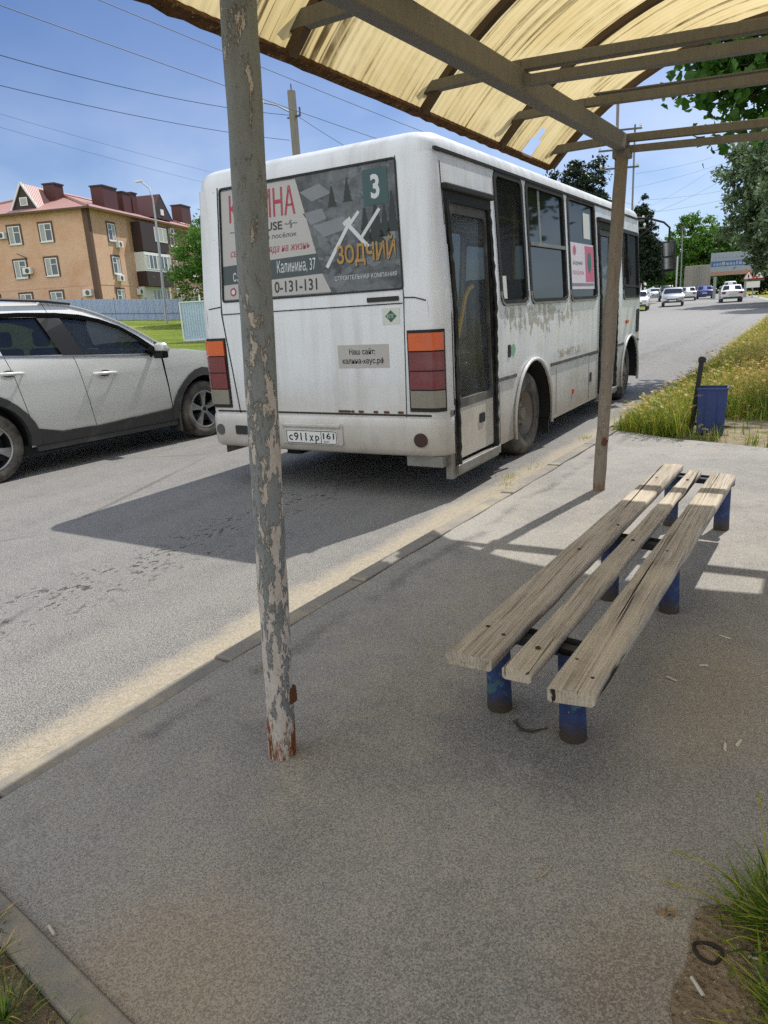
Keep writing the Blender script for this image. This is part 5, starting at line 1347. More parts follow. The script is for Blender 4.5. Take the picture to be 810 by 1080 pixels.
while cnt < 44000:
    u = rg.random()
    y = 7.2+ (u**1.7)*24; x = rg.uniform(-2.0, .35+.0*y)
    if y > 14 and x > .0: continue
    p = verge_ok(x, y)
    if rg.random() > p: continue
    cnt += 1
    n1 = noise.noise(Vector((x*.9, y*.7, 3))); edge_ = sstep(.0, .9, x-xr(y)); far = sstep(8.5, 12.5, y)
    h = (.16+.20*edge_+.16*far*edge_)*rg.uniform(.55, 1.25)*(1+.35*n1)
    if p < .5: h *= .45
    straw = .06+.46*sstep(.15, 1.2, x-xr(y)-.25+.5*n1)*sstep(8.8, 11, y)
    r_ = rg.random(); m = 2 if r_ < straw else (1 if r_ < straw+.33 else (0 if r_ < .9 else 3))
    az = rg.uniform(0, 2*PI); tip = blade(mb, x, y, rise(y)+.085, h, rg.uniform(.006, .012)*(1+.06*(y-8)), rg.uniform(.15, .75), az, m)
    if rg.random() < .10+.28*straw: ear(mb, (tip[0], tip[1], tip[2]-.01), az, rg.uniform(.04, .08), .010*(1+.05*(y-8)), 2 if rg.random() < .75 else 1, rg)
o = mb.build('verge_grass', GM, fixn=False); tag(o, kind='stuff')
# thin weeds along the kerb and in the joint
mb = MB()
for (cx, cy, s, n) in [(-2.10, 5.45, .06, 60), (-2.03, 5.9, .10, 40), (-2.02, 5.2, .05, 25), (-1.98, 7.3, .06, 60), (-1.86, 7.75, .06, 90)]:
    for k in range(n):
        x = rg.gauss(cx, s*.6); y = rg.gauss(cy, s); blade(mb, x, y, .095, rg.uniform(.02, .06), .004, rg.uniform(.3, .9), rg.uniform(0, 6.3), rg.choice((0, 1, 2, 1)))
tag(mb.build('kerb_weeds', GM, fixn=False), kind='stuff')
# grass tuft at the near right
def tuft(name, cx, cy, n, hr, spread, label, seed, stalks=(), wd=.008, mats=(3, 0, 0, 0, 1)):
    r_ = random.Random(seed); root = empty(name, (cx, cy, .1), 0, label, 'grass tuft', 'grass tufts at the pavement edge'); mb = MB()
    for k in range(n):
        a = r_.uniform(0, 2*PI); q = abs(r_.gauss(0, spread)); x, y = q*math.cos(a), q*math.sin(a)
        blade(mb, x, y, .0, r_.uniform(*hr), wd*r_.uniform(.6, 1.3), r_.uniform(.3, 1.5), a+r_.uniform(-.7, .7), r_.choice(mats), 4)
    mb.build('blades', GM, root, fixn=False)
    for (p0, p1, p2) in stalks:
        mb = MB(); q0, q1, q2 = Vector(p0), Vector(p1), Vector(p2); c0 = Vector((cx, cy, .1)); pts = []
        for k in range(9):
            f = k/8; pts.append(q0*(1-f)**2+q1*2*f*(1-f)+q2*f*f-c0)
        mb.tube(pts, [.0022-.0010*k/8 for k in range(9)], 5); d = (pts[-1]-pts[-3]).normalized()
        for k in range(60):
            f = r_.uniform(0, 1); b = pts[-1]+d*(f*.045-.02); s = Vector((r_.gauss(0, 1), r_.gauss(0, 1), r_.gauss(0, 1))).normalized()*.006*(1.15-f)+d*.016
            sd = d.cross(Vector((r_.gauss(0, 1), r_.gauss(0, 1), 1))).normalized()*.0013
            mb.add([b-sd, b+sd, b+s], [(0, 1, 2)])
        mb.build('seed_stalk', G2, root, fixn=False)
    return root
tuft('grass_tuft', .075, 1.52, 620, (.04, .125), .062, 'big green grass tuft with long seed stalks on bare soil', 4,
     [((.03, 1.5, .1), (-.04, 1.57, .19), (-.165, 1.60, .155)), ((.03, 1.56, .1), (.0, 1.62, .26), (-.02, 1.73, .27)), ((.02, 1.5, .1), (-.06, 1.52, .14), (-.175, 1.535, .115)), ((.05, 1.58, .1), (.05, 1.66, .22), (.045, 1.74, .235)), ((.03, 1.48, .1), (-.02, 1.44, .14), (-.06, 1.42, .105))])
tuft('grass_tuft', .09, 1.30, 260, (.03, .09), .05, 'lower dark green grass tuft below the big seeding one', 9)
for (x, y, n, h, s, sd, lab) in [(-1.50, .60, 90, (.02, .07), .04, 31, 'low grass tuft nearest the cigarette butt in the soil bed'), (-1.34, .545, 110, (.02, .08), .045, 32, 'wide grass tuft spilling over the concrete edging of the soil bed'), (-1.19, .555, 60, (.015, .05), .03, 33, 'smallest grass tuft near the bottom end of the concrete edging'), (-1.62, .66, 60, (.02, .06), .03, 34, 'grass tuft at the top end of the curved concrete edging')]:
    tuft('grass_tuft', x, y, n, h, s, lab, sd, wd=.005, mats=(3, 0, 3, 0, 2))

# ------------------------------------------------------------------ trees
def leaf_mat(name, a, b, trans=.3, rough=.45):
    t = NT(name); gi = t.n('ShaderNodeNewGeometry'); c = t.mix(gi.outputs['Random Per Island'], c4(a), c4(b))
    c = t.mix(t.math('MULTIPLY', t.ramp(t.noise(.9, 4), .35, .7), .5), c, tuple(x*.6 for x in c4(a)[:3]))
    pr = t.n('ShaderNodeBsdfPrincipled'); t.link(c, pr.inputs[0]); pr.inputs['Roughness'].default_value = rough; pr.inputs['Specular IOR Level'].default_value = .3
    tr = t.n('ShaderNodeBsdfTranslucent'); t.link(c, tr.inputs[0]); m = t.n('ShaderNodeMixShader'); m.inputs[0].default_value = trans
    t.link(pr.outputs[0], m.inputs[1]); t.link(tr.outputs[0], m.inputs[2]); return t.done(m.outputs[0])
t = NT('bark'); c = t.mix(t.ramp(t.noise(1, 6, .7, t.mapping((6, 6, 1.5))), .3, .7), rgb('#3a3027'), rgb('#75685a')); M_bark = t.done(t.bsdf(c, .9, 0, .2, t.bump(t.noise(1, 6, .7, t.mapping((9, 9, 2))), .8, .05)))
def leafy(mb, c, r, n, size, rn, flat=.8, m=0, broad=False):
    for _ in range(n):
        p = Vector((rn.gauss(0, 1), rn.gauss(0, 1), rn.gauss(0, flat)))*(r*.5)+c
        nn = Vector((rn.gauss(0, 1), rn.gauss(0, 1), rn.gauss(0, 1)+.8)).normalized()
        a = nn.cross(Vector((rn.gauss(0, 1), rn.gauss(0, 1), rn.gauss(0, 1)))).normalized(); b = nn.cross(a)
        s = size*rn.uniform(.6, 1.25)
        if broad:   # lobed leaf, folded along the midrib
            pts = [(-.5, 0), (-.35, .42), (-.05, .36), (.1, .52), (.3, .28), (.62, 0), (.3, -.28), (.1, -.52), (-.05, -.36), (-.35, -.42)]
            vs = [p+a*(u*s)+b*(v*s)+nn*(abs(v)*s*.35) for u, v in pts]
            mb.add(vs, [(0, 1, 2, 5), (2, 3, 4, 5), (0, 5, 8, 9), (8, 5, 6, 7)], m)
        else:
            vs = [p-a*s*.5, p+b*s*.28+nn*s*.08, p+a*s*.55, p-b*s*.28+nn*s*.08]; mb.add(vs, [(0, 1, 2, 3)], m)
def tree(name, base, h, crown, mat, label, n_clumps, per, size, seed, trunk_r=.2, trunk_h=None, clump_r=.12, lumps=.35, group=None, shape='oval', inner=.35, limbs=9, fill=None):
    """crown = (dx, dy, z centre, rx, ry, rz) relative to base"""
    rn = random.Random(seed); root = empty(name, base, 0, label, 'tree', group)
    dx, dy, zc, rx, ry_, rz = crown
    mb = MB(); cl = MB(); th = trunk_h or (zc-rz*.3)
    top_ = Vector((dx*.6, dy*.6, zc+rz*.45)); k = 8
    pts = [Vector((0, 0, -.3)).lerp(top_, j/k)+Vector((rn.uniform(-1, 1), rn.uniform(-1, 1), 0))*trunk_r*.7*(j > 0) for j in range(k+1)]
    mb.tube(pts, [trunk_r*(1.25 if j == 0 else 1-.8*j/k) for j in range(k+1)], 10)
    tip = []
    for i in range(limbs):
        f = rn.uniform(.35, .9); s = pts[int(f*k)]; a = rn.uniform(0, 2*PI)
        e = Vector((dx+rx*.8*math.cos(a)*rn.uniform(.5, 1), dy+ry_*.8*math.sin(a)*rn.uniform(.5, 1), zc+rz*rn.uniform(-.6, .8)))
        md = s.lerp(e, .5)+Vector((0, 0, -.05*h*rn.random())); mb.tube([s, md, e], [trunk_r*.42*(1-f*.5), trunk_r*.25, trunk_r*.06], 6)
    mb.build('trunk', M_bark, root, 60)
    made = 0; tries = 0
    while made < n_clumps and tries < n_clumps*40:
        tries += 1
        v = Vector((rn.uniform(-1, 1), rn.uniform(-1, 1), rn.uniform(-1, 1)))
        if shape == 'cone':
            lim = (1-v.z)*.5+.04; q = math.hypot(v.x, v.y)/max(lim, .03)
        else: q = v.length
        if v.length > 1e-3:
            d = v.normalized(); q /= 1+lumps*noise.noise(d*1.9+Vector((seed, 0, 0)))+lumps*.5*noise.noise(d*4.5+Vector((0, seed, 0)))
        if q > 1 or q < inner*rn.random(): continue
        if noise.noise(v*2.6+Vector((seed*3, 1, 1))) < -.32: continue
        made += 1
        c = Vector((dx+v.x*rx, dy+v.y*ry_, zc+v.z*rz))
        leafy(cl, c, clump_r*max(rx, rz)*rn.uniform(.6, 1.3), per, size, rn, .6)
    cl.build('crown', mat, root, fixn=False)
    return root
LM_dark = leaf_mat('dark_needle', '#1c2b1d', '#32452c', .15); LM_mid = leaf_mat('mid_leaf', '#33551f', '#5c8034', .35); LM_lime = leaf_mat('bright_leaf', '#3e6a22', '#71963a', .4)
LM_silver = leaf_mat('silver_poplar_leaf', '#566b47', '#90a27e', .25, .6); LM_broad = leaf_mat('broad_leaf', '#2c4f1c', '#5c8a33', .45)
def gz(x, y): return ground_z(x, y)
# beside the brick building
tree('lime_tree', (-34.4, 36.6, gz(-34.4, 36.6)), 6, (.9, 0, 3.6, 2.9, 2.9, 3.6), LM_lime, 'bright green lime tree in front of the brick building behind the fence', 420, 46, .22, 41, .14, clump_r=.16)
# pine behind the bus roof
tree('pine_tree', (-18.9, 65.3, .45), 13, (0, 0, 9.3, 2.7, 2.7, 3.2), LM_dark, 'dark pine crown rising above the roof of the bus', 210, 60, .30, 42, .2, clump_r=.15, lumps=.5)
# dark conifers beyond the bus
tree('conifer_tree', (-17.2, 84, .6), 11, (0, 0, 7.2, 2.4, 2.4, 4.7), LM_dark, 'tall dark conifer just beyond the bus mirror', 330, 60, .34, 43, .2, shape='cone', clump_r=.10)
tree('conifer_tree', (-19.3, 97, .75), 9, (0, 0, 5.4, 2.0, 2.0, 3.0), LM_dark, 'lower dark tree between the bus mirror and the lamp post', 260, 60, .36, 44, .2, clump_r=.12)
tree('conifer_tree', (-21.5, 92, .7), 9, (0, 0, 6.4, 3.0, 3.0, 4.0), LM_dark, 'dark conifer hidden partly by the bus front', 220, 60, .36, 45, .2, clump_r=.12)
# green wood down the road
for i, (x, y, zc, rx, rz, m, lab) in enumerate([(-19.5, 141, 7.2, 5.4, 6.2, LM_lime, 'tallest bright green tree behind the grey truck'), (-24.5, 148, 4.8, 4.6, 4.5, LM_mid, 'rounded green tree left of the grey truck'), (-14.5, 140, 5.0, 4.6, 4.8, LM_mid, 'green tree behind the billboard'), (-10, 150, 5.0, 6, 5, LM_dark, 'dark tree behind the warning signs'), (-4, 138, 5, 6, 5, LM_dark, 'dark tree behind the silver poplar')]):
    tree('roadside_tree', (x, y, rise(y)-.2), 12, (0, 0, zc, rx, rx, rz), m, lab, 300, 44, .55, 60+i, .25, clump_r=.14, group='trees at the far end of the road', lumps=.45)
# silver poplar over the right side of the road
tree('poplar_tree', (-1.0, 64, .53), 14, (0, 0, 7.7, 6.3, 5, 5.4), LM_silver, 'big grey green poplar hanging over the billboard', 1100, 60, .36, 71, .4, clump_r=.10, lumps=.45, limbs=14)
tree('poplar_tree', (0.1, 52, .4), 13, (.4, 0, 6.8, 4.2, 4, 5.4), LM_silver, 'nearer grey green poplar cut by the right edge of the view', 600, 60, .34, 72, .35, clump_r=.10, lumps=.4)
tree('shade_tree', (-3.6, 101, .77), 8, (0, 0, 3.6, 5.0, 4, 3.6), LM_dark, 'low dark tree in the shade behind the warning signs', 260, 60, .4, 73, .25, clump_r=.14)
# broadleaf tree just behind the shelter: branches reach into view
rn = random.Random(5)
root = empty('broadleaf_tree', (4.7, 17.2, .1), 0, 'broadleaf tree behind the shelter with big lobed leaves on hanging branches', 'tree')
o0 = Vector((3.6, 13.2, .1)); mb = MB(); cl = MB()
mb.tube([Vector((0, 0, -.2)), Vector((-.1, .1, 1.8)), Vector((-.4, 0, 3.7)), Vector((-.65, .1, 6.0)), Vector((-.5, .2, 9.3))], [.3, .24, .2, .14, .05], 12)
branches = [((-.3, 0, 3.2), (-2.6, -1.0, 4.3), (-5.4, -1.3, 4.25)), ((-.5, 0, 4.2), (-2.8, -.6, 5.2), (-5.6, -1.4, 4.95)), ((-.5, 0, 4.0), (-2.5, -.8, 4.4), (-4.9, -1.2, 3.9)), ((-.4, 0, 3.4), (-2.0, -.6, 3.9), (-4.3, -1.2, 3.6)), ((-.5, 0, 5), (-2, 0, 6), (-4.7, -.6, 5.8)), ((-.5, 0, 5.5), (.5, 1, 6.5), (2, 1.5, 6.8)), ((-.4, 0, 4), (1, -1.5, 5), (2.5, -2.5, 5.2)), ((-.5, .1, 5), (-1.5, 1.8, 5.8), (-3.5, 2.6, 5.6)), ((-.5, .1, 6), (-1.5, -1.2, 6.8), (-3.0, -2, 7))]
for bi_, br in enumerate(branches):
    a, b, c_ = [Vector(p)*1.3-Vector((0, 0, .42)) for p in br]; pts = [a*(1-f)**2+b*2*f*(1-f)+c_*f*f for f in [k/8 for k in range(9)]]
    mb.tube(pts, [.07*(1-k/9)+.006 for k in range(9)], 7)
    for k in range(48):
        f = rn.uniform(.28, 1.0); p = a*(1-f)**2+b*2*f*(1-f)+c_*f*f; e = p+Vector((rn.gauss(0, .5), rn.gauss(0, .5), rn.gauss(-.1, .31)))
        mb.tube([p, (p+e)/2+Vector((0, 0, .04)), e], [.012, .008, .003], 5)
        leafy(cl, e, .6, 26, .18, rn, .7, 0, True); leafy(cl, (p+e)/2, .4, 8, .17, rn, .7, 0, True)
for k in range(120):
    v = Vector((rn.gauss(0, 1.5), rn.gauss(0, 1.5), rn.gauss(0, 1))); leafy(cl, Vector((.3, .2, 7.6))+v, .8, 16, .17, rn, .7, 0, True)
mb.build('trunk', M_bark, root, 60); cl.build('crown', LM_broad, root, fixn=False)
# ------------------------------------------------------------------ brick building
t = NT('yellow_brick'); X = t.xyz()
vv = t.n('ShaderNodeCombineXYZ'); t.link(t.math('ADD', X[0], X[1]), vv.inputs[0]); t.link(X[2], vv.inputs[1])
br = t.n('ShaderNodeTexBrick'); t.link(vv.outputs[0], br.inputs[0]); br.inputs['Scale'].default_value = 1; br.inputs['Brick Width'].default_value = .27; br.inputs['Row Height'].default_value = .085; br.inputs['Mortar Size'].default_value = .010
br.inputs[1].default_value = rgb('#d0a68c'); br.inputs[2].default_value = rgb('#dab29a'); br.inputs[3].default_value = rgb('#bda48a')
c = t.mix(t.math('MULTIPLY', t.ramp(t.noise(.35, 6, .65), .45, .65), .5), br.outputs[0], rgb('#bd8560')); c = t.mix(t.math('MULTIPLY', t.ramp(t.noise(1, 6, .7, t.mapping((.6, .6, 3))), .5, .7), .45), c, rgb('#cba988'))
M_brick = t.done(t.bsdf(c, .9, 0, .2, t.bump(br.outputs['Fac'], .3, .02)))
t = NT('rose_roof_tile'); wv = t.n('ShaderNodeTexWave', bands_direction='X'); wv.inputs['Scale'].default_value = 1.4; X = t.xyz()
vv = t.n('ShaderNodeCombineXYZ'); t.link(t.math('ADD', X[0], X[1]), vv.inputs[0]); t.link(vv.outputs[0], wv.inputs[0])
wz = t.n('ShaderNodeTexWave', bands_direction='Z', wave_profile='SAW'); wz.inputs['Scale'].default_value = 1.3; t.link(t.tc, wz.inputs[0])
c = t.mix(t.noise(1.2, 5), rgb('#a1776f'), rgb('#b58f86')); c = t.mix(t.math('MULTIPLY', t.ramp(wz.outputs[1], .0, .25, (1, 1, 1, 1), (0, 0, 0, 1)), .45), c, rgb('#74443f'))
M_rtile = t.done(t.bsdf(c, .5, 0, .5, t.bump(wv.outputs[1], .5, .05)))
M_maroon = simple('maroon_sheet', '#4a2320', .55, 0, .12, 3); M_brown = simple('brown_trim', '#5d4335', .7, 0, .15, 4); M_pvc = simple('white_plastic', '#d6d6d2', .4, 0, .05); M_dbrown = simple('dark_brown_siding', '#33201c', .6, 0, .1, 3)
M_whitew = simple('white_render', '#cfcbc3', .8, 0, .08, 3)
M_wglass = NT('house_glass'); M_wglass = M_wglass.done(M_wglass.bsdf((.05, .06, .07, 1), .06, 0, .9))
M_curt = simple('curtain', '#a8a9a6', .9, 0, .2, 3)
ab = empty('apartment_building', (-52.57, 42.10, 0), math.radians(19), 'three storey yellow brick apartment building with rose tiled roof and maroon chimneys', 'building')
WX, LY = -15.0, 24.0
mb = MB(); mb.box(WX, 0, 0, LY, .8, 11.05); wall = mb.build('wall', M_brick, ab)
tag(wall)
mb = MB(); mb.box(-.42, .03, -.03, .42, .8, 11.06); mb.build('corner_strip', M_brown, wall)
mb = MB(); mb.box(WX, .02, -.02, LY, 4.98, 5.10); mb.box(WX, .02, -.02, LY, 10.75, 11.04); mb.build('string_course', M_brick, wall)
# hipped roof
mb = MB(); e = .6; z0 = 11.02; zr = 13.75
A = [(WX-e, -e, z0), (e, -e, z0), (e, LY+e, z0), (WX-e, LY+e, z0)]; r1 = (WX/2, 7.2, zr); r2 = (WX/2, LY-7.2, zr)
mb.add(A+[r1, r2], [(0, 1, 4), (1, 2, 5, 4), (2, 3, 5), (3, 0, 4, 5), (0, 3, 2, 1)])
roof = mb.build('roof', M_rtile, ab)
mb = MB(); mb.bar((WX-e, -e, z0-.06), (e, -e, z0-.06), .05, .16); mb.bar((e, -e, z0-.06), (e, LY+e, z0-.06), .05, .16); mb.build('gutter', M_brown, roof)
mb = MB()
for a_, b_ in ((A[0], r1), (A[1], r1), (A[2], r2), (r1, r2)): mb.tube([Vector(a_)+Vector((0, 0, .05)), Vector(b_)+Vector((0, 0, .05))], .13, 6)
mb.build('ridge_tile', M_rtile, roof, 60)
for x, y, wx, wy, zt in [(-2.6, 7.4, 1.2, 2.3, 13.70), (-2.6, 10.3, 1.1, 1.4, 13.62), (-2.8, 12.2, 1.0, .9, 13.85), (-2.8, 23.0, 1.2, 2.2, 13.95), (-5.1, 3.6, 1.1, 1.2, 13.62), (-7.8, 4.2, 1.2, 1.2, 13.5)]:
    mb = MB(); mb.box(x-wx/2, x+wx/2, y-wy/2, y+wy/2, 11.3, zt); ch = mb.build('chimney', M_maroon, roof)
    mb = MB(); mb.box(x-wx/2-.08, x+wx/2+.08, y-wy/2-.08, y+wy/2+.08, zt, zt+.12); mb.build('chimney_cap', M_dbrown, ch)
def dormer(c, along, w_, zb, zt, ln, face):
    mb = MB(); x, y = c
    if along == 'y':   # gable faces -y
        vs = [(x-w_/2, y, zb), (x+w_/2, y, zb), (x, y, zt), (x-w_/2, y+ln, zb), (x+w_/2, y+ln, zb), (x, y+ln, zt)]
    else:
        vs = [(x, y-w_/2, zb), (x, y+w_/2, zb), (x, y, zt), (x-ln, y-w_/2, zb), (x-ln, y+w_/2, zb), (x-ln, y, zt)]
    mb.add(vs, [(0, 2, 5, 3), (1, 4, 5, 2)]); d = mb.build('dormer', face, roof)
    mb = MB(); q = .04; mb.add([(p[0]+(0 if along == 'y' else -q), p[1]+(q if along == 'y' else 0), p[2]-.02) for p in vs[:3]], [(0, 1, 2)]); mb.build('gable', M_dbrown, d)
    mb = MB()
    if along == 'y':
        mb.box(x-.36, x+.36, y-.03, y+.03, zb+.35, zb+1.0); mb.build('window', M_pvc, d); mb = MB(); mb.box(x-.26, x+.26, y-.05, y-.02, zb+.43, zb+.92); mb.build('pane', M_curt, d)
        mb = MB(); mb.bar(Vector(vs[2])+Vector((0, -.05, .04)), Vector(vs[1])+Vector((0, -.05, .04)), .1, .14); mb.bar(Vector(vs[2])+Vector((0, -.05, .04)), Vector(vs[0])+Vector((0, -.05, .04)), .1, .14); mb.build('verge_board', M_pvc, d)
    else:
        mb.box(x-.03, x+.03, y-.3, y+.3, zb+.35, zb+.9); mb.build('window', M_pvc, d)
dormer((-6.0, .55), 'y', 2.6, 11.35, 13.45, 5, M_rtile); dormer((-.9, 14.8), 'x', 4.4, 11.7, 14.05, 6, M_maroon)
def hwin(face, s, zb, wd=1.15, h=1.42, border=M_brown, shut=False, parent=None):
    # face 'L' lies at y=0 (s runs to -x), face 'R' at x=0 (s runs to +y)
    def B(a0, a1, b0, b1, d0, d1, mb):
        if face == 'L': mb.box(-a1, -a0, -d1, -d0, b0, b1)
        else: mb.box(d0, d1, a0, a1, b0, b1)
    mb = MB()
    for a0, a1, b0, b1 in ((s-.14, s, zb-.1, zb+h+.16), (s+wd, s+wd+.14, zb-.1, zb+h+.16), (s, s+wd, zb+h, zb+h+.16)): B(a0, a1, b0, b1, .0, .05, mb)
    f = mb.build('window', border, parent or ab)
    mb = MB(); k = .085
    for a0, a1, b0, b1 in ((s, s+k, zb, zb+h), (s+wd-k, s+wd, zb, zb+h), (s+k, s+wd-k, zb+h-k, zb+h), (s+k, s+wd-k, zb, zb+k), (s+wd*.52, s+wd*.52+k, zb+k, zb+h-k), (s+k, s+wd*.52, zb+h*.62, zb+h*.62+.06)): B(a0, a1, b0, b1, .005, .06, mb)
    B(s-.05, s+wd+.05, zb-.08, zb, .0, .14, mb); mb.build('window_frame', M_pvc, f)
    mb = MB(); B(s+k, s+wd-k, zb+k, zb+h-k, .002, .02, mb); mb.build('pane', M_wglass, f)
    mb = MB(); B(s+wd*.6, s+wd-k-.01, zb+k+.05, zb+h-k-.02, .02, .026, mb)
    mb.build('curtain', M_curt, f)
for zb in (8.68, 5.95, 3.22):
    for s in (3.42, 6.42, 9.6, 12.4): hwin('L', s, zb)
    hwin('R', 2.75, zb)
    for s in (13.9, 17.6, 21.2): hwin('R', s, zb+.3, 1.5, 1.4, M_brown)
def acu(face, s, z):
    def P(a, b, d): return (-a, -d, b) if face == 'L' else (d, a, b)
    mb = MB(); p, q = P(s, z, .05), P(s+.8, z+.55, .38); mb.box(*sorted((p[0], q[0])), *sorted((p[1], q[1])), z, z+.55); a = mb.build('air_conditioner', M_pvc, ab, bevel=.03)
    mb = MB(); n = 20; c = [(s+.33+.2*math.cos(k*2*PI/n), z+.27+.2*math.sin(k*2*PI/n)) for k in range(n)]; mb.prism(c, .375, .386, P); mb.build('fan', M_trim, a)
for f, s, z in (('L', 7.75, 9.15), ('L', 5.85, 6.2), ('L', .5, 4.1), ('R', 3.6, 8.15), ('R', 3.0, 5.3), ('R', 6.0, 4.2), ('R', 13.6, 10.1)): acu(f, s, z)
# stack of glazed balconies on the right face
def balc(y0, y1, z0, z1, d, mt): 
    mb = MB(); mb.box(.005, d, y0, y1, z0, z1); return mb.build('balcony', mt, ab)
b3 = balc(6.6, 11.6, 8.05, 10.55, 1.0, M_dbrown); b2 = balc(6.6, 11.6, 6.28, 7.95, 1.0, M_pvc); balc(6.6, 11.6, 4.95, 6.26, 1.02, M_dbrown); b1 = balc(6.6, 11.6, 2.2, 4.93, .5, M_whitew)
def bglz(par, y0, y1, z0, z1, d, n, sh=False):
    w_ = (y1-y0)/n
    for k in range(n):
        mb = MB(); a, b = y0+k*w_, y0+(k+1)*w_; q = .07
        for u0, u1, v0, v1 in ((a, a+q, z0, z1), (b-q, b, z0, z1), (a+q, b-q, z0, z0+q), (a+q, b-q, z1-q, z1)): mb.box(d, d+.04, u0, u1, v0, v1)
        f = mb.build('window', M_pvc, par); mb = MB(); mb.box(d+.003, d+.02, a+q, b-q, z0+q, z1-q); mb.build('pane', M_curt if (k % 3 == 0 or sh) else M_wglass, f)
bglz(b3, 9.0, 11.4, 9.0, 10.3, 1.0, 3, True); bglz(b2, 6.7, 11.5, 6.45, 7.75, 1.0, 7); bglz(b1, 8.2, 11.5, 3.2, 4.7, .5, 5)
mb = MB(); mb.box(.003, .04, 6.0, 12.9, 8.0, 10.7); mb.build('stucco_patch', simple('beige_stucco', '#b58f6a', .9, 0, .15, 2), wall)
mb = MB(); mb.box(.002, .03, 12.9, LY, 3.0, 10.74); mb.build('grey_brick_bay', simple('grey_brown_brick', '#8d7464', .9, 0, .15, 2, bump=.2), wall)
mb = MB(); mb.bar((-6.9, -.35, 7.9), (-6.2, -.05, 7.5), .06, .06); mb.build('bracket', M_dbrown, wall)

# ------------------------------------------------------------------ fence, gate panel, lamps, poles
t = NT('grey_blue_sheet'); wv = t.n('ShaderNodeTexWave', bands_direction='X', wave_profile='TRI'); wv.inputs['Scale'].default_value = 2.2; t.link(t.tc, wv.inputs[0])
c = t.mix(t.noise(.8, 5), rgb('#a2aecb'), rgb('#b2bdd8')); M_fence = t.done(t.bsdf(c, .5, .1, .5, t.bump(wv.outputs[1], .5, .04)))
M_fpost = simple('fence_post_grey', '#5f6772', .6)
fa, fb = Vector((-54.5, 33.5, 0)), Vector((-34.2, 42.8, 0)); d = (fb-fa); fl_ = d.length; az = math.atan2(d.y, d.x)
fz0 = gz(fa.x, fa.y); fz1 = gz(fb.x, fb.y)
fn_ = empty('sheet_fence', (fa.x, fa.y, 0), az, 'long grey blue profiled sheet fence below the brick building', 'fence')
npan = 9; pl_ = fl_/npan
for k in range(npan):
    x0, x1 = k*pl_+.01, (k+1)*pl_-.01; top0, top1 = lerp(4.02, 2.78, x0/fl_), lerp(4.02, 2.78, x1/fl_); bot0, bot1 = lerp(2.15, .95, x0/fl_), lerp(2.15, .95, x1/fl_)
    mb = MB(); m_ = 90; vs = []
    for j in range(m_+1):
        f = j/m_; x = lerp(x0, x1, f); y = .022*(1 if (j % 4) in (1, 2) else -1)
        vs += [(x, y, lerp(bot0, bot1, f)-.35), (x, y, lerp(top0, top1, f))]
    mb.add(vs, [(2*j, 2*j+2, 2*j+3, 2*j+1) for j in range(m_)]); mb.build('sheet_panel', M_fence, fn_, 20)
    mb = MB(); mb.box(x1-.05, x1+.05, .03, .12, bot1-.3, top1+.10); mb.build('post', M_fpost, fn_)
    mb = MB(); mb.bar((x0, -.035, lerp(bot0, top0, .45)), (x1, -.035, lerp(bot1, top1, .45)), .02, .035); mb.build('rail', M_fpost, fn_)
gt = empty('sheet_gate_panel', (-24.45, 23.75, gz(-24.4, 23.8)), math.radians(29), 'pale blue ribbed metal panel in a frame standing on the lawn', 'panel')
mb = MB(); m_ = 80; vs = []
for j in range(m_+1):
    x = .05+2.2*j/m_; y = .02*(1 if (j % 4) in (1, 2) else -1); vs += [(x, y, .1), (x-.0, y+.0, 1.70)]
mb.add(vs, [(2*j, 2*j+2, 2*j+3, 2*j+1) for j in range(m_)]); mb.build('sheet_panel', simple('pale_blue_sheet', '#b5c8d6', .45, .1, .1, 2), gt, 20)
mb = MB(); mb.bar((0, -.03, .05), (0, -.03, 1.74), .05, .05); mb.bar((2.3, -.03, .05), (2.3, -.03, 1.74), .05, .05); mb.bar((0, -.03, 1.72), (2.3, -.03, 1.72), .05, .05); mb.bar((0, -.03, .08), (2.3, -.03, .08), .05, .05); mb.bar((.9, .06, -.2), (.9, .06, 2.0), .06, .06); mb.build('frame', M_pvc, gt)
mb = MB(); mb.box(.0, 2.3, -.15, .2, -.3, .04); mb.build('footing', M_kerb, gt)
M_galv = simple('galvanised_steel', '#8f9496', .5, .4, .1, 4)
sl_ = empty('street_lamp', (-37.9, 35.4, 1.3), 0, 'thin grey street lamp with curved arm before the brick building', 'street lamp')
mb = MB(); mb.tube([(0, 0, 0), (-.8, 1.0, 5.3), (-1.45, 1.65, 8.3), (-1.75, 1.75, 9.0), (-2.3, 1.55, 9.5)], [.10, .08, .055, .045, .04], 8); mb.build('pole', M_galv, sl_, 60)
mb = MB(); mb.box(-2.75, -2.2, 1.45, 1.65, 9.46, 9.58); mb.build('lamp_head', M_pvc, sl_, bevel=.03)
M_conc = simple('weathered_concrete', '#7f7a72', .9, 0, .2, 3, bump=.3, bscale=30)
up = empty('utility_pole', (-15.9, 21.7, gz(-15.9, 21.7)), 0, 'grey concrete utility pole topped with wires behind the bus', 'utility pole')
zz = gz(-15.9, 21.7)
mb = MB(); mb.bar((0, 0, -.5), (.0, .0, 8.75-zz), .20, .22); mb.build('pole', M_conc, up, bevel=.02)
mb = MB(); mb.tube([(0, 0, 8.72-zz), (0, 0, 8.95-zz)], .02, 6); mb.bar((-.25, 0, 7.95-zz), (.3, 0, 7.95-zz), .05, .05); mb.tube([(.28, 0, 7.95-zz), (.28, 0, 8.2-zz)], .03, 6); mb.build('insulator', M_trim, up)
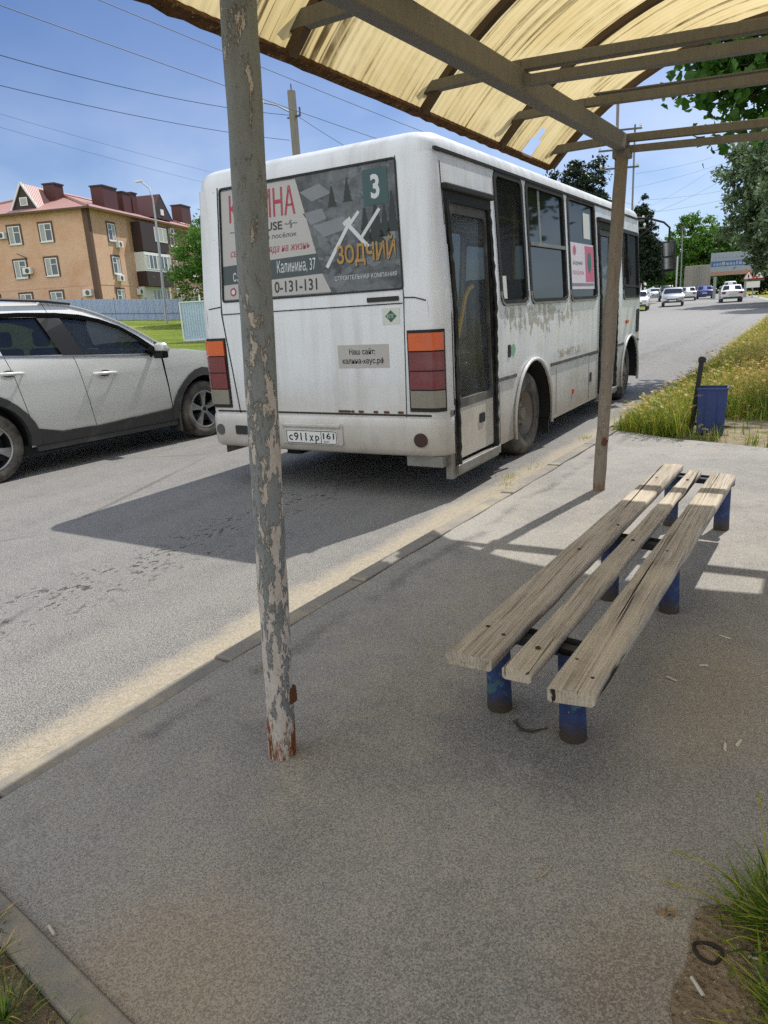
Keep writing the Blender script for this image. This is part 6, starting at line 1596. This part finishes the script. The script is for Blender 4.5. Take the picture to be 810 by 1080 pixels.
mb = MB(); mb.tube([(-.1, 0, 8.1-zz), (-.5, -.2, 8.35-zz), (-.95, -.45, 8.47-zz)], .025, 6); la = mb.build('lamp_arm', M_galv, up, 60); mb = MB(); mb.box(-1.35, -.85, -.58, -.42, 8.40-zz, 8.52-zz); mb.build('lamp_head', M_pvc, la, bevel=.03)
pp = empty('power_pole', (-11.35, 49.8, rise(49.8)), math.radians(20), 'twin leg power pole with crossarms and white insulators behind the bus front', 'power pole')
mb = MB(); mb.bar((-.5, 0, -.5), (-.5, 0, 12.8), .16, .16); mb.build('pole_leg', M_conc, pp)
mb = MB(); mb.bar((.55, 0, -.5), (.55, 0, 11.3), .10, .10); mb.build('pole_leg', M_conc, pp)
for z, a, b in ((11.05, -.7, .95), (9.95, -1.6, -.3), (8.9, -1.5, .85), (5.3, -.4, 1.4), (5.75, -.2, 1.3)):
    mb = MB(); mb.bar((a, -.1, z), (b, -.1, z), .09, .10); ca_ = mb.build('crossarm', M_trim, pp)
    for x in (a+.08, b-.08):
        mb = MB(); mb.tube([(x, -.1, z+.05), (x, -.1, z+.12), (x, -.1, z+.14), (x, -.1, z+.28)], [.03, .03, .09, .05], 8); mb.build('insulator', M_pvc, ca_)
lp = empty('lamp_post', (-14.7, 95, rise(95)), 0, 'slim white and grey lamp post far down the road left of the truck', 'lamp post')
mb = MB(); mb.tube([(0, 0, -.2), (0, 0, 4), (-.1, 0, 8.0)], [.10, .08, .06], 8); mb.build('pole', M_galv, lp, 60); mb = MB(); mb.box(-.25, .15, -.2, .2, 7.9, 8.3); mb.build('lamp_head', M_trim, lp)
lp = empty('lamp_post', (-15.2, 95.2, rise(95)), 0, 'short whitewashed post beside the far lamp post', 'post')
mb = MB(); mb.tube([(0, 0, -.2), (0, 0, 5.0)], [.10, .10], 8); mb.build('pole', M_pvc, lp, 60)

# overhead wires
def wire(p, q, sag, r, label, n=24):
    p, q = Vector(p), Vector(q); mb = MB(); mid = (p+q)/2
    pts = [(p.lerp(q, k/n)-Vector((0, 0, sag*4*(k/n)*(1-k/n)))-mid) for k in range(n+1)]
    mb.tube(pts, r, 5); o = mb.build('overhead_wire', M_wire, smooth=60); o.location = mid; return tag(o, label, 'wire', 'overhead wires')
M_wire = simple('wire_black', '#1d2023', .6)
wire((-16, 21.6, 8.0), (-16, 2.0, 7.95), .62, 0.0083, 'topmost thick wire from the concrete pole leaving the view at the left')
wire((-16, 21.5, 7.22), (-16, 2.0, 7.1), .42, 0.0075, 'second wire below it running left from the concrete pole')
wire((-16, 24, 5.6), (-16, 2.0, 7.1), .35, 0.0028, 'thin wire low in the left sky, upper of the two faint ones')
wire((-16, 24, 5.2), (-16, 2.0, 6.9), .35, 0.0028, 'thin wire lowest in the left sky')
wire((-15.8, 21.7, 8.0), (-15.8, 44, 7.4), 1.0, 0.0083, 'wire running from the concrete pole down behind the bus roof')
wire((-9, -6, 6.25), (-9, 48, 6.35), .55, 0.0060, 'wire crossing above the bus close under the shelter eave')
wire((-9, -6, 5.7), (-9, 48, 5.75), .5, 0.0060, 'wire crossing the sky behind the flaking grey pole')
for (p, q, r, lab) in [((-11.82, 53.5, 8.45), (-3.17, 28.65, 5.64), 0.0060, 'dark wire rising right from the power pole toward the broadleaf tree'), ((-11.55, 54, 9.41), (-3.6, 28.45, 5.82), 0.007, 'faint top wire right of the power pole'), ((-10.63, 53.8, 7.16), (-3.37, 28.5, 5.57), 0.0053, 'steep wire from the power pole under the leaves'), ((-10.13, 54, 6.84), (-3.24, 28.42, 5.08), 0.007, 'steep lower wire from the power pole to the poplar'), ((-11.03, 53.7, 7.67), (-3.21, 28.32, 4.73), 0.006, 'faint flat wire right of the power pole'), ((-10.37, 53.9, 6.86), (-3.06, 28.32, 4.46), 0.007, 'lowest wire right of the power pole')]:
    C0 = Vector((0, 0, CH)); e_ = C0+(Vector(q)-C0)*2.2; p0 = Vector(p)
    wire(p0, e_, .1, r, lab)

# ------------------------------------------------------------------ far traffic
M_redl = simple('red_lamp', '#8a1414', .3); M_darkglass = simple('car_far_glass', '#1c2226', .1, 0, .05, spec=.8)
def paint(name, col, metal=.2): return simple(name, col, .3, metal, .05, 2, coat=.6)
P_white = paint('white_car_paint', '#d9dadb'); P_silver = paint('silver_car_paint', '#b5b8ba', .4); P_blue = paint('blue_car_paint', '#2c3a86'); P_dark = paint('dark_car_paint', '#23282f', .3); P_pale = paint('pale_car_paint', '#c4c7c8')
def far_car(name, pos, az, mt, label, kind='sedan', front=False, W_=1.75, Ln=4.3, H=1.45, cat='car'):
    root = empty(name, pos, az, label, cat, 'cars down the road')
    # local y: direction of travel; the tail lies at y=0
    if kind == 'sedan': prof = [(0, .35), (-.02, .62), (.02, .93), (.10, .98), (.62, 1.0), (1.15, H-.06), (1.5, H), (2.35, H), (2.75, H-.08), (3.3, .98), (3.6, .93), (4.15, .80), (4.3, .6), (4.28, .32)]; gl = (4, 5, 8, 9)
    elif kind == 'hatch': prof = [(0, .35), (-.03, .65), (.0, .95), (.05, 1.0), (.16, 1.04), (.42, H-.08), (.7, H), (2.1, H), (2.5, H-.08), (3.1, 1.0), (3.4, .95), (3.85, .82), (4.0, .6), (3.98, .32)]; gl = (4, 5, 8, 9)
    else: prof = [(0, .45), (-.03, .8), (.0, 1.05), (.03, 1.1), (.12, 1.15), (.35, H-.1), (.6, H), (2.6, H), (2.9, H-.08), (3.4, 1.15), (3.6, 1.1), (4.2, .98), (4.45, .7), (4.4, .38)]; gl = (4, 5, 8, 9)
    s = Ln/prof[12][0]; prof = [(y*s, z) for y, z in prof]
    belt = prof[4][1]-.02
    def hwid(z): return W_/2*(1-.03*(z < .5)) - max(0, z-belt)*.38
    mb = MB(); n = 8; vs = []
    for y, z in prof:
        for k in range(n+1): u = -1+2*k/n; vs.append((hwid(z)*u, y+(.06 if y < Ln/2 else -.1)*abs(u)**3*1.5, z+.02*(1-u*u)))
    m_ = len(prof); fs = [(j*(n+1)+k, j*(n+1)+k+1, (j+1)*(n+1)+k+1, (j+1)*(n+1)+k) for j in range(m_-1) for k in range(n)]
    mb.add(vs, fs)
    for sx in (1, -1):
        low_ = prof+[(Ln*.86, .28), (Ln*.70, .28), (Ln*.28, .28), (Ln*.12, .28)]
        patch(mb, low_, [], lambda u, v: (sx*hwid(v), u+(.09 if u < .3 else (-.15 if u > Ln-.3 else 0)), v))
    body = mb.build('body', mt, root, 40)
    for (i0, i1, nm) in ((gl[0], gl[1], 'rear_window'), (gl[2], gl[3], 'windscreen')):
        (ya, za), (yb, zb) = prof[i0], prof[i1]; o = .012*(1 if True else 0)
        dn = Vector((0, -(zb-za), yb-ya)).normalized()*.025
        if dn.z < 0: dn = -dn
        P_ = []
        for f, e_ in ((.10, .86), (.92, .86)):
            y, z = lerp(ya, yb, f), lerp(za, zb, f)
            for sx in (-1, 1): P_.append((sx*(hwid(z)-.10), y+dn.y+.03, z+dn.z+.008))
        mb = MB(); mb.add([P_[0], P_[1], P_[3], P_[2]], [(0, 1, 2, 3)]); mb.build(nm, M_darkglass, body)
    for sx in (1, -1):
        mb = MB(); a, b = prof[4][0]+.35, prof[9][0]-.25
        patch(mb, [(a, belt+.03), (b, belt+.03), (prof[8][0]-.1, H-.12), (prof[6][0]+.05, H-.12)], [], lambda u, v: (sx*(hwid(v)+.008), u, v)); mb.build('side_window', M_darkglass, body)
        for y in (.78*s, 3.3*s):
            mb = MB(); M = Matrix.Translation((sx*(W_/2-.02), y, .31)) @ Matrix.Rotation(0 if sx > 0 else PI, 4, 'Z')
            mb.lathe([(.0, .0), (.19, .01), (.20, .0), (.29, .0), (.31, -.03), (.31, -.2), (.0, -.2)], 18, M=M); mb.build('wheel', M_tyre, root, 40)
        mb = MB(); mb.box(*sorted((sx*(W_/2-.36), sx*(W_/2-.06))), -.03, .12, prof[2][1]-.22, prof[2][1]-.03); mb.build('tail_light', M_redl, body, bevel=.02)
        mb = MB(); mb.box(*sorted((sx*(W_/2-.45), sx*(W_/2-.12))), Ln-.24, Ln-.02, .62, .76); mb.build('headlight', M_lamp, body, bevel=.03)
        mb = MB(); mb.box(*sorted((sx*(W_/2-.0), sx*(W_/2+.17))), prof[9][0]-.55, prof[9][0]-.42, belt+.0, belt+.13); mb.build('mirror', mt, body, bevel=.02)
    mb = MB(); mb.box(-.26, .26, -.045, -.02, .60, .71); mb.box(-.26, .26, Ln-.0, Ln+.03, .40, .51); mb.build('number_plate', M_plate, body)
    mb = MB(); mb.box(-W_*.42, W_*.42, -.035, .05, .30, .46); mb.box(-W_*.42, W_*.42, Ln-.12, Ln+.02, .28, .44); mb.box(-.45, .45, Ln-.1, Ln+.012, .5, .6); mb.build('bumper_trim', M_clad, body)
    return root
def fc(x, y, *a, **k): return far_car(*((a[0], (x, y, rise(y))+()) + a[1:]), **k)
A_ = math.radians
fc(-11.3, 69.5, 'parked_car', A_(9)+PI, P_silver, 'silver hatchback facing the viewer in the middle of the road', kind='hatch', H=1.50)
fc(-6.6, 69.8, 'moving_car', A_(9), P_white, 'white sedan driving away nearest the warning signs', kind='sedan')
fc(-12.6, 86.6, 'moving_car', A_(8), P_pale, 'pale sedan driving away directly in front of the grey truck', kind='sedan')
fc(-11.7, 93, 'moving_car', A_(7), P_blue, 'blue sedan between the pale sedan and the white sedan', kind='sedan')
fc(-10.2, 105, 'moving_car', A_(10), P_white, 'white off-road car behind the blue sedan', kind='suv', H=1.8)
fc(-16.3, 95, 'parked_car', A_(12)+PI, P_dark, 'dark off-road car behind the silver hatchback', kind='suv', H=1.75)
fc(-24.2, 130, 'moving_car', A_(14)+PI, P_white, 'white hatchback far down the road by the bus mirror', kind='hatch', H=1.5)
fc(-12.5, 61, 'parked_car', A_(9)+PI, P_white, 'white car half hidden by the bus front at the road edge', kind='sedan')
# box truck
M_tarp = simple('grey_truck_box', '#8f8a80', .7, 0, .15, 2, dirt='#6a645a', dirt_amt=.35); 
tk = empty('box_truck', (-14.6, 108, rise(108)), A_(9), 'grey box truck seen from behind above the pale sedan', 'truck')
mb = MB(); mb.box(-1.6, 1.6, 0, 6.5, 1.05, 4.1); bx = mb.build('cargo_box', M_tarp, tk, bevel=.04)
mb = MB(); mb.box(-1.52, -.03, -.04, -.005, 1.15, 4.0); mb.build('door', M_tarp, bx, bevel=.01)
mb = MB(); mb.box(.03, 1.52, -.04, -.005, 1.15, 4.0); mb.build('door', M_tarp, bx, bevel=.01)
mb = MB()
for x in (-.5, -.2, .2, .5): mb.tube([(x, -.07, 1.2), (x, -.07, 3.95)], .025, 6)
mb.build('lock_rod', M_galv, bx)
mb = MB(); mb.box(-1.2, 1.2, 6.7, 8.6, .6, 3.0); mb.build('cab', P_pale, tk, bevel=.12)
mb = MB(); mb.box(-1.0, 1.0, .2, 8.3, .6, 1.0); mb.box(-1.3, 1.3, -.02, .1, .55, .72); mb.build('chassis', M_dark, tk)
for y in (1.6, 7.6):
    for sx in (1, -1):
        mb = MB(); mb.lathe([(0, 0), (.3, .01), (.48, 0), (.5, -.05), (.5, -.35), (0, -.35)], 20, M=Matrix.Translation((sx*1.22, y, .5)) @ Matrix.Rotation(0 if sx > 0 else PI, 4, 'Z')); mb.build('wheel', M_tyre, tk, 40)
for sx in (1, -1): mb = MB(); mb.box(*sorted((sx*.9, sx*1.25)), -.05, -.02, .78, .92); mb.build('tail_light', M_redl, tk)
# billboard and warning signs
M_bb = simple('billboard_panel', '#8f989f', .6, 0, .15, 1.2); M_bblue = simple('billboard_blue', '#3a5f95', .6); M_bred = simple('billboard_russet', '#a07a68', .7)
bb_ = empty('billboard', (-10.9, 90, rise(90)), A_(10), 'wide pale billboard with a blue band beneath the poplar', 'billboard')
mb = MB(); mb.box(0, 4.2, 0, .2, 2.45, 4.85); pn = mb.build('panel', M_bb, bb_)
mb = MB(); mb.box(.05, 4.15, -.02, -.002, 3.42, 3.95); mb.build('blue_band', M_bblue, pn)
mb = MB(); mb.box(.05, 4.15, -.02, -.002, 2.5, 2.85); mb.build('lower_band', M_bred, pn)
mb = MB(); rb = random.Random(4); x = .3
while x < 3.8:
    w_ = rb.uniform(.12, .34); mb.box(x, x+w_, -.035, -.022, 3.5, 3.5+rb.uniform(.22, .38)); x += w_+.1
x = .5
while x < 3.3:
    w_ = rb.uniform(.1, .28); mb.box(x, x+w_, -.035, -.004, 4.3, 4.3+rb.uniform(.2, .35)); x += w_+.12
mb.build('faded_marks', simple('faded_print', '#8f9dae', .7), pn)
for q_ in (.4, 3.5): mb = MB(); mb.box(q_, q_+.3, .05, .15, -.3, 2.35); mb.build('post', M_galv, bb_)
ws = empty('warning_sign', (-6.25, 86, rise(86)), A_(4), 'post with two triangular warning signs over a white plate', 'road sign')
mb = MB(); mb.tube([(0, .06, -.3), (0, .06, 3.3)], .05, 8); mb.build('post', M_galv, ws, 60)
M_signw = simple('sign_white', '#d8d8d0', .5, 0, .04); M_signr = simple('sign_red', '#b03028', .5)
for cx in (-.48, .48):
    mb = MB(); mb.prism([(cx-.52, 1.85), (cx+.52, 1.85), (cx, 2.78)], -.03, 0, lambda u, v, d: (u, d, v)); tr_ = mb.build('triangle', M_signr, ws)
    mb = MB(); mb.prism([(cx-.40, 1.92), (cx+.40, 1.92), (cx, 2.62)], -.038, -.031, lambda u, v, d: (u, d, v)); mb.build('sign_face', M_signw, tr_)
    mb = MB(); mb.box(cx-.06, cx+.06, -.045, -.039, 1.99, 2.32); mb.build('symbol', M_ink, tr_)
mb = MB(); mb.box(-.62, .62, -.03, 0, 1.0, 1.62); mb.build('plate', M_signw, ws)
mb = MB(); mb.box(-1.05, 1.05, -.02, .0, 1.66, 1.80); mb.build('crossbar', M_trim, ws)
